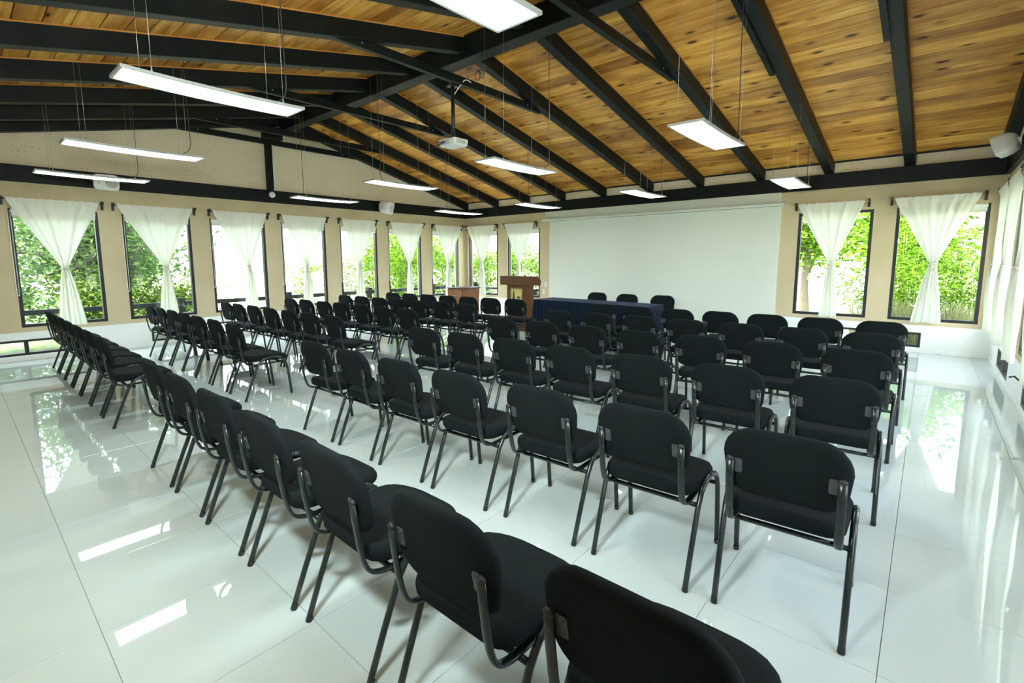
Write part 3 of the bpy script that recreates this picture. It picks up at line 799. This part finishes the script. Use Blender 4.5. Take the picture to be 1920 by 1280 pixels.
for nm, x, y, z, lab in LIGHTS:
    o = light0 if first else copy_tree(light0); first = False
    o.location = (x, y, z); tag(o, 'flat lit hanging panel, ' + lab, 'ceiling light', 'hanging light panels')
    for sx in (-1, 1):
        for sy in (-1, 1):
            px, py = x+sx*.138, y+sy*.43; top = ceil_z(py+.0)-z-.004
            bm = bmesh.new()
            sweep(bm, [(sx*.138, sy*.43, .008), (sx*.138, sy*.43, top)], .0016, None, 5, Vector((1, 0, 0)))
            wi_ = bm_obj('suspension_wire', bm, M['steel'], o)
            bm = bmesh.new(); sweep(bm, [(sx*.138, sy*.43, .008), (sx*.138, sy*.43, .018), (sx*.138, sy*.43, .045)], [.007, .005, .003], None, 8, Vector((1, 0, 0))); bm_obj('wire_clip', bm, M['alu'], wi_)
    s = 1 if nm in 'AKHLJCB' else -1
    cx, cy = .10, s*.47; top = ceil_z(y+cy)-z-.003
    pts = [(.02, s*.36, .012), (.06, s*.40, .016), (cx, cy, .09), (cx+.006, cy+.004, .3), (cx-.004, cy, top*.6), (cx, cy, top)]
    tube_obj('power_cable', catmull(pts, 5), .0042, M['cable'], o, sides=6)

# ------------------------------------------------------------------ projector on its pole
P0 = Vector((5.19, -5.33, 3.03))
pr = empty('projector', P0, R(-2)); tag(pr, 'small white projector hanging on a black pole from the roof', 'projector')
bm = bmesh.new(); box(bm, -.165, .165, -.13, .13, -.045, .045)
for v in bm.verts:
    if v.co.z < 0: v.co.x *= .93; v.co.y *= .92
bmesh.ops.bevel(bm, geom=bm.edges[:], offset=.014, segments=3, affect='EDGES')
bm_obj('body', bm, M['white_plastic'], pr)
bm = bmesh.new()
for k in range(7): box(bm, .152, .1655, -.085+k*.022, -.073+k*.022, -.02, .03)
bm_obj('vent_grille', bm, M['grey_grille'], pr)
bm = bmesh.new(); lathe(bm, [(.038, .125), (.038, .142), (.030, .146), (.026, .138)], 18, 'y')
bmesh.ops.translate(bm, verts=bm.verts[:], vec=(.08, 0, .0)); bm_obj('lens', bm, M['plate'], pr)
bm = bmesh.new(); box(bm, -.12, .06, -.134, -.120, -.028, .030); bm_obj('port_panel', bm, M['grey_grille'], pr)
bm = bmesh.new(); box(bm, -.075, -.03, -.155, -.130, -.012, .012); bmesh.ops.bevel(bm, geom=bm.edges[:], offset=.003, segments=1, affect='EDGES'); bm_obj('plug', bm, M['blue_plug'], pr)
for k, pts in enumerate(([(-.05, -.15, 0), (-.12, -.20, .0), (-.19, -.13, .06), (-.10, -.05, .09), (-.01, -.01, .11)], [(.0, -.14, .01), (-.06, -.19, -.03), (-.17, -.18, -.05), (-.20, -.08, .02), (-.06, -.01, .10)], [(-.09, -.14, -.01), (-.16, -.15, .05), (-.09, -.10, .10), (-.01, -.02, .13)])):
    tube_obj('cable', catmull(pts, 5), .0045, M['cable'], pr, sides=6)
topz = 3.775-P0.z
bm = bmesh.new(); sweep(bm, [(0, 0, .045), (0, 0, topz)], .024, None, 14, Vector((1, 0, 0))); bm_obj('pole', bm, M['black_metal'], pr)
bbox_obj('mount_plate', (-.055, .055, -.055, .055, .040, .058), M['black_metal'], pr, .003, 1)
bbox_obj('ceiling_bracket', (-.06, .06, -.07, .07, topz-.02, topz), M['black_metal'], pr, .003, 1)
tube_obj('cable', catmull([(.03, 0, topz-.12), (.08, .05, topz-.02), (.14, .10, topz+.06), (.19, .16, topz+.03)], 5), .006, M['white_plastic'], pr, sides=6)
bm = bmesh.new(); path = [(.20+.05*math.cos(a*.6), .30+.055*math.cos(a), topz+.16+.055*math.sin(a)) for a in [k*.5 for k in range(30)]]
sweep(bm, path, .006, None, 6, Vector((1, 0, 0))); bm_obj('coiled_cable', bm, M['cable'], pr)

# ------------------------------------------------------------------ wall speakers
def speaker(loc, rz, tilt, label, s=1.0):
    root = empty('wall_speaker', loc, rz); tag(root, label, 'speaker', 'white wall speakers')
    bm = bmesh.new()
    out = rrect(.105*s, .105*s, -.14*s, .14*s, .05*s, .05*s, 5)
    rings = []
    for sc, d in ((.60, .03), (.80, .055), (.97, .11), (1.0, .15), (1.0, .19), (.97, .205)):
        rings.append([bm.verts.new((v*sc, -d*s*1.0, u*sc)) for u, v in out])
    n = len(out)
    for a, b in zip(rings[:-1], rings[1:]):
        for k in range(n):
            f = bm.faces.new((a[k], a[(k+1) % n], b[(k+1) % n], b[k])); f.smooth = True
    bm.faces.new(rings[0]); bm.faces.new(rings[-1][::-1]); bmesh.ops.recalc_face_normals(bm, faces=bm.faces[:])
    bmesh.ops.rotate(bm, verts=bm.verts[:], cent=(0, -.05, 0), matrix=Matrix.Rotation(tilt, 3, 'X'))
    c = bm_obj('cabinet', bm, M['white_plastic'], root)
    bm = bmesh.new(); lathe(bm, [(.072*s, -.2045*s), (.072*s, -.2085*s), (.062*s, -.2095*s)], 24, 'y')
    bmesh.ops.translate(bm, verts=bm.verts[:], vec=(.055*s, 0, 0)); bmesh.ops.rotate(bm, verts=bm.verts[:], cent=(0, -.05, 0), matrix=Matrix.Rotation(tilt, 3, 'X')); bm_obj('grille', bm, M['grey_grille'], root)
    bm = bmesh.new(); box(bm, -.09*s, -.085*s, -.2085*s, -.203*s, -.022*s, .022*s); bmesh.ops.rotate(bm, verts=bm.verts[:], cent=(0, -.05, 0), matrix=Matrix.Rotation(tilt, 3, 'X')); bm_obj('badge', bm, M['cable'], root)
    bm = bmesh.new(); box(bm, -.02, .02, -.06, 0, -.03, .03); box(bm, -.045, .045, -.008, 0, -.06, .06); bm_obj('bracket', bm, M['white_plastic'], root)
    return root
speaker((.052, -8.20, 2.745), R(90), R(10), 'white speaker behind a lit panel on the left wall beam', 1.15)
speaker((.052, -2.95, 2.765), R(120), R(14), 'white angled speaker on the left wall beam near the front corner', 1.4)
speaker((WX-.052, -1.60, 2.84), R(-105), R(20), 'white speaker high in the far right corner', 1.15)

# detector disc, conduit
d = empty('round_wall_box', (.052, -5.52, 2.795)); tag(d, 'round white junction box at the foot of the gable post', 'wall box')
bm = bmesh.new(); lathe(bm, [(.060, 0), (.062, .02), (.058, .032), (.04, .036)], 24, 'x'); bm_obj('cover', bm, M['white_plastic'], d)
cd = tube_obj('conduit_pipe', [(.03, -5.452, 3.87), (.03, -5.452, 2.89)], .017, M['white_plastic']); tag(cd, 'white vertical conduit beside the black gable post', 'pipe')

# ------------------------------------------------------------------ head table, cloth
TC, TY = Vector((5.80, -2.62, 0)), R(-2.5)
t = empty('head_table', TC, TY); tag(t, 'long table hidden beneath the navy cloth', 'table')
bbox_obj('tabletop', (-1.09, 1.09, -.265, .265, .722, .747), M['cherry'], t, .004, 1)
for sx in (-1, 1):
    for sy in (-1, 1): tube_obj('leg', [(sx*1.02, sy*.20, 0), (sx*1.02, sy*.20, .722)], .016, M['tube'], t)
def tablecloth():
    hx, hy, zt = 1.115, .285, .7505
    per = []
    def side(ax, ay, bx, by, n):
        for k in range(n): per.append((ax+(bx-ax)*k/n, ay+(by-ay)*k/n, (bx-ax, by-ay)))
    side(-hx, -hy, hx, -hy, 300); side(hx, -hy, hx, hy, 84); side(hx, hy, -hx, hy, 300); side(-hx, hy, -hx, -hy, 84)
    n = len(per); rings = [(-.0, 0, zt), (.004, 0, zt-.004), (.008, .3, zt-.03), (.012, .8, zt-.12), (.020, 1, .45), (.030, 1.1, .2), (.036, 1.15, .006)]
    verts = []; rr = random.Random(3); phs = [rr.uniform(-.5, .5) for _ in range(n)]
    for off, amp, z in rings:
        s = 0
        for k, (x, y, dv) in enumerate(per):
            L = math.hypot(*dv); nx, ny = dv[1]/L, -dv[0]/L
            if k % 1 == 0: s += .0074
            w = math.sin(s*2*math.pi/.085 + .8*math.sin(s*1.7)); w = math.copysign(abs(w)**.7, w)
            e = off + .0105*amp*(w+1)
            # blend normals near the corners
            cxn, cyn = x/hx, y/hy
            if abs(cxn) > .985 and abs(cyn) > .93: nx, ny = math.copysign(.7, x), math.copysign(.7, y)
            verts.append((x+nx*e, y+ny*e, z))
    faces = [(j*n+k, j*n+(k+1) % n, (j+1)*n+(k+1) % n, (j+1)*n+k) for j in range(len(rings)-1) for k in range(n)]
    faces = [f[::-1] for f in faces]; 
    me = bpy.data.meshes.new('tablecloth'); 
    faces.append(tuple(range(n)))
    me.from_pydata(verts, [], faces); me.update()
    o = link('tablecloth', me, M['navy'], smooth=False)
    for p in me.polygons[:-1]: p.use_smooth = True
    o.location = TC; o.rotation_euler = (0, 0, TY); tag(o, 'navy blue pleated cloth covering the head table to the floor', 'tablecloth')
tablecloth()

# ------------------------------------------------------------------ podium
pd = empty('podium', (3.71, -1.92, 0)); tag(pd, 'wooden podium with a gold plaque, left of the navy table', 'podium')
def prism(bm, pts, z0, z1):
    a = [bm.verts.new((x, y, z0)) for x, y in pts]; b = [bm.verts.new((x, y, z1)) for x, y in pts]; n = len(pts)
    bm.faces.new(a[::-1]); bm.faces.new(b)
    for k in range(n): bm.faces.new((a[k], a[(k+1) % n], b[(k+1) % n], b[k]))
bbox_obj('column', (-.265, .265, -.275, -.03, .06, .965), M['cherry'], pd, .004, 1)
bbox_obj('plinth', (-.30, .30, -.31, .02, 0, .06), M['cherry'], pd, .006, 1)
bm = bmesh.new()   # head: side profile extruded in x
pf = [(-.34, .95), (.03, .95), (.03, 1.05), (-.03, 1.11), (-.11, 1.135), (-.34, 1.14)]
A = [bm.verts.new((-.40, y, z)) for y, z in pf]; B = [bm.verts.new((.40, y, z)) for y, z in pf]
bm.faces.new(A); bm.faces.new(B[::-1])
for k in range(6): bm.faces.new((A[k], B[k], B[(k+1) % 6], A[(k+1) % 6]))
bmesh.ops.recalc_face_normals(bm, faces=bm.faces[:]); bmesh.ops.bevel(bm, geom=bm.edges[:], offset=.005, segments=1, affect='EDGES')
bm_obj('head', bm, M['cherry'], pd)
# plaque (reads as framed picture: pine tree, hut, sun)
def flat(name, polys, y, th, mat, parent):
    bm = bmesh.new()
    for pts in polys:
        A = [bm.verts.new((px, y, pz)) for px, pz in pts]; B = [bm.verts.new((px, y-th, pz)) for px, pz in pts]; n = len(pts)
        bm.faces.new(A); bm.faces.new(B[::-1])
        for k in range(n): bm.faces.new((A[k], B[k], B[(k+1) % n], A[(k+1) % n]))
    bmesh.ops.recalc_face_normals(bm, faces=bm.faces[:]); return bm_obj(name, bm, mat, parent)
oc = .745
def rr2(hw, h0, h1, r): return [(u, v) for u, v in rrect(hw, hw, h0, h1, r, r, 5)]
pq = flat('plaque', [rr2(.165, .52, .895, .03)], -.276, .004, M['dark_trim'], pd)
bm = bmesh.new(); path = [Vector((u, -.282, v)) for u, v in rr2(.157, .53, .885, .025)]; path.append(path[0])
sweep(bm, path, .004, None, 6, Vector((0, 1, 0)), caps=False); bm_obj('plaque_rim', bm, M['brass'], pq)
flat('plaque_field', [rr2(.138, .548, .868, .006)], -.2805, .002, M['gold_plate'], pq)
tree = [[(-.078, .62), (-.064, .62), (-.064, .69), (-.078, .69)]]
for k, (w, z) in enumerate(((.062, .655), (.054, .69), (.046, .725), (.036, .76), (.024, .795), (.014, .822))):
    tree.append([(-.071-w, z), (-.071-w*.5, z+.018), (-.071, z+.055), (-.071+w*.5, z+.018), (-.071+w, z), (-.071+w*.3, z+.004), (-.071-w*.3, z+.004)])
flat('plaque_tree', tree, -.2827, .0015, M['ink'], pq)
flat('plaque_hut', [[(.02, .675), (.10, .675), (.10, .70), (.02, .70)], [(.005, .70), (.03, .725), (.06, .715), (.10, .72), (.115, .70)], [(-.13, .615), (-.02, .63), (.06, .655), (.13, .66), (.13, .645), (.05, .62), (-.02, .60), (-.13, .59)], [(-.02, .575), (.12, .585), (.12, .595), (-.02, .59)]], -.2827, .0015, M['ink'], pq)
flat('plaque_sun', [[(.085+.030*math.cos(a), .825+.026*math.sin(a)) for a in [k*math.pi/6 for k in range(12)]]], -.2827, .0015, M['orange_ink'], pq)

# ------------------------------------------------------------------ cabinet in the corner
cb = empty('corner_cabinet', (1.61, -1.60, 0)); tag(cb, 'low red-brown two-door cabinet in the far left corner', 'cabinet')
bbox_obj('carcass', (-.255, .255, -.36, .20, .03, .785), M['cherry_light'], cb, .003, 1)
bbox_obj('top', (-.28, .28, -.39, .23, .785, .812), M['dark_trim'], cb, .004, 1)
bbox_obj('base', (-.24, .24, -.34, .18, 0, .03), M['dark_trim'], cb)
for s in (-1, 1):
    dr = bbox_obj('door', (min(s*.003, s*.248), max(s*.003, s*.248), -.382, -.362, .05, .77), M['cherry_light'], cb, .003, 1)
    bm = bmesh.new(); lathe(bm, [(.006, -.382), (.006, -.395), (.014, -.400), (.012, -.410), (.004, -.412)], 12, 'y')
    bmesh.ops.translate(bm, verts=bm.verts[:], vec=(s*.03, 0, .62)); bm_obj('knob', bm, M['alu'], dr)

# ------------------------------------------------------------------ small wall things
def outlet(name, x, z, w, h, label, holes):
    o = bbox_obj(name, (x-w/2, x+w/2, -.008, 0, z-h/2, z+h/2), M['white_plastic'], bev=.003, seg=1); tag(o, label, 'socket')
    for hx, hz in holes:
        bm = bmesh.new(); lathe(bm, [(.011, -.0095), (.011, -.0080)], 10, 'y'); bmesh.ops.translate(bm, verts=bm.verts[:], vec=(x+hx, 0, z+hz)); bm_obj('socket_hole', bm, M['cable'], o)
outlet('wall_socket', 2.86, .845, .085, .125, 'white double wall socket on the pier beside the projection surface', [(0, -.028), (0, .028)])
outlet('switch_plate', 2.755, .85, .05, .10, 'narrow switch plate left of the double wall socket', [(0, -.02), (0, .03)])
outlet('blank_plate', 2.80, .665, .055, .115, 'blank cream plate below the double wall socket', [])
bm = bmesh.new()
for d in ((-.055, .055, -.04, -.034), (-.055, .055, .034, .04), (-.055, -.049, -.034, .034), (.049, .055, -.034, .034)): box(bm, d[0], d[1], d[2], d[3], 0, .003)
fb = bm_obj('floor_outlet', bm, M['plate']); fb.location = (5.30, -7.27, .0005); tag(fb, 'small rectangular floor outlet in the tile near the aisle', 'floor outlet')
bbox_obj('lid', (-.047, .047, -.032, .032, .0, .002), M['grey_grille'], fb)

# ------------------------------------------------------------------ outdoors
lw_ = bbox_obj('lawn', (-40, -1.7, -30, -6.2, -.40, -.385), M['lawn']); tag(lw_, 'dark green lawn outside the two leftmost windows', 'lawn', kind='structure')
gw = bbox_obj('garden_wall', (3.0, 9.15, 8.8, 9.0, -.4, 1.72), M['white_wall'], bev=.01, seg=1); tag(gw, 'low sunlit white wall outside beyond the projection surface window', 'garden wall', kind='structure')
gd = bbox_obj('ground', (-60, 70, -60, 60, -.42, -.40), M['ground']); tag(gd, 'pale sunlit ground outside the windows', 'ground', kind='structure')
# deck railing beyond the left windows
rl = empty('deck_railing', (-1.5, 0, -.4)); tag(rl, 'dark deck railing outside the left wall windows', 'railing')
bbox_obj('top_rail', (-.05, .05, -14, 2.0, .955, 1.045), M['deck'], rl, .006, 1)
for y in (-13.8, -11.3, -6.84, -4.57, -2.3, 0, 1.9): bbox_obj('rail_post', (-.06, .06, y-.06, y+.06, 0, 1.12), M['deck'], rl, .006, 1)
rl2 = empty('deck_railing', (0, 1.5, -.4)); tag(rl2, 'grey low rail outside the back wall left windows', 'railing')
bbox_obj('top_rail', (-1.4, 4.2, -.04, .04, .93, 1.0), M['deck'], rl2, .006, 1)
for x in (-1.2, 1.4, 4.0): bbox_obj('rail_post', (x-.05, x+.05, -.05, .05, 0, .93), M['deck'], rl2, .006, 1)

def leaf_cloud(centers, n, spread, size, rng, droop=.4, lw=.22):
    """n narrow leaves scattered around centres -> verts, faces"""
    C = np.array(centers); idx = rng.integers(0, len(C), n)
    P = C[idx] + rng.normal(0, 1, (n, 3))*spread
    d = rng.normal(0, 1, (n, 3)); d[:, 2] = d[:, 2]*.6 - droop; d /= np.linalg.norm(d, axis=1)[:, None]
    e = rng.normal(0, 1, (n, 3)); e -= (e*d).sum(1)[:, None]*d; e /= np.linalg.norm(e, axis=1)[:, None]
    L = size*rng.uniform(.6, 1.3, (n, 1)); Wd = L*lw
    V = np.stack([P, P+d*L*.45+e*Wd*.5, P+d*L, P+d*L*.45-e*Wd*.5], 1).reshape(-1, 3)
    F = np.arange(n*4).reshape(-1, 4)
    return V, F
def mesh_np(name, V, F, mat):
    me = bpy.data.meshes.new(name); n = len(F)
    me.vertices.add(len(V)); me.vertices.foreach_set('co', V.astype(np.float32).ravel())
    me.loops.add(n*4); me.loops.foreach_set('vertex_index', F.astype(np.int32).ravel())
    me.polygons.add(n); me.polygons.foreach_set('loop_start', np.arange(n, dtype=np.int32)*4); me.polygons.foreach_set('loop_total', np.full(n, 4, np.int32))
    me.update(); me.materials.append(mat); return me
def bamboo(seed, h=3.2, stems=9, leaves=3600):
    rng = np.random.default_rng(seed); cents = []; bm = bmesh.new()
    for s in range(stems):
        a = rng.uniform(0, 6.28); r = rng.uniform(.05, .45); hh = h*rng.uniform(.7, 1.05); lean = rng.uniform(.1, .55)
        pts = [(r*math.cos(a)*(1+t*2*lean), r*math.sin(a)*(1+t*2*lean), hh*t - .25*hh*lean*t*t) for t in [k/6 for k in range(7)]]
        sweep(bm, pts, [.014*(1-.12*k) for k in range(7)], None, 6, Vector((1, 0, 0)))
        for t in np.linspace(.12, 1, 12):
            i = min(5, int(t*6)); p = np.array(pts[i])*(1-(t*6-i)) + np.array(pts[i+1])*(t*6-i)
            cents.append(p + rng.normal(0, .16, 3))
    V, F = leaf_cloud(cents, leaves, np.array([.16, .16, .12]), .15, rng)
    me1 = bpy.data.meshes.new('cane'); bm.to_mesh(me1); bm.free(); me1.materials.append(M['cane'])
    return me1, mesh_np('foliage', V, F, M['leaf'])
BM = [bamboo(11), bamboo(12), bamboo(13, 2.2, 7, 2600), bamboo(14, 3.6, 10, 4200)]
def place_bamboo(k, x, y, s, rz, label, group='bamboo clumps outside the windows'):
    o = empty('bamboo_clump', (x, y, -.4), rz); o.scale = (s, s, s); tag(o, label, 'bamboo', group)
    link('canes', BM[k][0], M['cane'], o); f = link('foliage', BM[k][1], M['leaf'], o); f['kind'] = 'stuff'
spots = [(0, -3.4, -3.3, .62, 'low bamboo clump seen in the third window from the left'), (2, -3.8, -1.75, .85, 'low bamboo clump in the fourth window of the left wall'), (1, -3.2, -.9, .98, 'bamboo clump at the right edge of the fourth left window'),
         (3, -3.6, .45, 1.0, 'tall bamboo clump filling the fifth left wall window'), (0, -4.4, 1.2, 1.05, 'bamboo clump behind the fifth left wall window'), (1, -3.2, 1.9, .95, 'bamboo clump in the sixth left wall window, left half'),
         (3, -3.9, 3.2, .90, 'bamboo clump in the sixth left wall window, right half'), (2, -2.6, 3.5, 1.0, 'low bamboo clump in the left wall window at the corner'), (1, -2.3, 2.9, .8, 'bamboo clump outside the left corner of the hall'),
         (0, -1.1, 3.2, .85, 'bamboo clump in the back wall window at the left corner'), (2, -.2, 2.7, 1.05, 'low bamboo clump in the back window left of podium'), (3, .5, 3.4, .72, 'bamboo clump behind the podium window, left half'), (1, 1.4, 3.3, .80, 'bamboo clump behind the podium window, right half'),
         (2, 9.35, 2.6, .95, 'bamboo clump at the right side of the window beside the projection surface'), (3, 9.75, 3.6, .78, 'tall bamboo clump left in the right corner window'), (0, 10.45, 2.7, .74, 'dense bamboo clump in the middle of the right corner window'), (1, 11.05, 2.4, .62, 'bamboo clump at the right edge of the right corner window'), (2, 10.1, 2.0, .7, 'low bamboo clump at the foot of the right corner window')]
for i, (k, x, y, s, lab) in enumerate(spots): place_bamboo(k, x, y, s, i*1.3, lab)
def tree(x, y, h, cr, n, mat, label, seed, size=.16, squash=.75, trunk=.14):
    rng = np.random.default_rng(seed); o = empty('garden_tree', (x, y, -.4)); tag(o, label, 'tree', 'trees outside the windows')
    bm = bmesh.new(); top = Vector((rng.normal(0, .2), rng.normal(0, .2), h*.62)); cents = []
    sweep(bm, catmull([(0, 0, 0), (rng.normal(0, .08), rng.normal(0, .08), h*.3), tuple(top)], 4), [trunk*(1-.07*k) for k in range(9)], None, 8, Vector((1, 0, 0)))
    for b in range(16):
        a = rng.uniform(0, 6.28); el = rng.uniform(-.15, 1.1); L = cr*rng.uniform(.6, 1.1); z0 = h*rng.uniform(.32, .62)
        s0 = Vector((top.x*z0/h, top.y*z0/h, z0)); e = s0 + Vector((math.cos(a)*math.cos(el), math.sin(a)*math.cos(el), math.sin(el)*squash))*L
        mid = (s0+e)/2 + Vector((0, 0, .12*L)); pts = catmull([tuple(s0), tuple(mid), tuple(e)], 3)
        sweep(bm, pts, [trunk*.4*(1-.12*k) for k in range(7)], None, 5, Vector((1, 0, 0)))
        for p in pts[2:]: 
            for q in range(3): cents.append(np.array(p)+rng.normal(0, .22*cr/1.5, 3))
    bm_obj('trunk', bm, M['bark'], o)
    V, F = leaf_cloud(cents, n, np.array([.26, .26, .20])*cr/1.5, size, rng, .2, .32)
    f = link('foliage', mesh_np('foliage', V, F, mat), mat, o); f['kind'] = 'stuff'
tree(-4.6, -8.3, 4.4, 2.3, 9000, M['leaf_dark'], 'dark tree outside the leftmost window of the left wall', 21)
tree(-5.4, -7.3, 3.8, 1.35, 6500, M['leaf_dark'], 'dark tree outside the second window of the left wall', 22)
tree(-8.5, -10.2, 4.8, 2.6, 8000, M['leaf_dark'], 'dark tree standing behind the leftmost window tree', 23)
tree(-11, -6.0, 3.0, 1.8, 6000, M['leaf'], 'bright bush farther off in the second left wall window', 24, .2)
tree(-3.4, -9.6, 1.7, 1.1, 5000, M['leaf_dark'], 'low dark bush under the leftmost left wall window', 31, .13, .5, .05)
tree(-3.6, -7.9, 1.6, 1.1, 5000, M['leaf_mid'], 'low mottled bush at the right of the leftmost window', 32, .13, .5, .05)
tree(-4.0, -6.3, 1.6, 1.0, 4500, M['leaf_mid'], 'low mottled bush in the second window of the left wall', 33, .13, .5, .05)
tree(7.4, 7.0, 4.4, 1.3, 5000, M['leaf'], 'bright tree top left in the window beside projection surface', 25, .18)
tree(9.55, 6.0, 4.6, 1.6, 6000, M['leaf'], 'bright tree at the right of the window beside projection surface', 26, .18)
tree(-9, 4.5, 3.2, 2.0, 6000, M['leaf'], 'bright tree far off beyond the left corner windows', 27, .2)
# dry grass tuft under the right corner window
rng = np.random.default_rng(5); n = 5000
P = np.stack([rng.uniform(9.2, 11.6, n), rng.uniform(.7, 1.7, n), np.full(n, -.4)], 1); up = np.stack([rng.normal(0, .18, n), rng.normal(0, .18, n), rng.uniform(.5, 1.15, n)], 1)
sd_ = np.stack([rng.normal(0, .006, n), rng.normal(0, .006, n), np.zeros(n)], 1)
V = np.stack([P-sd_, P+sd_, P+up+sd_*.3, P+up-sd_*.3], 1).reshape(-1, 3)
gr = link('dry_grass', mesh_np('dry_grass', V, np.arange(n*4).reshape(-1, 4), M['grass_dry']), M['grass_dry']); tag(gr, 'dry grass growing outside under the right corner window', 'grass', kind='stuff')
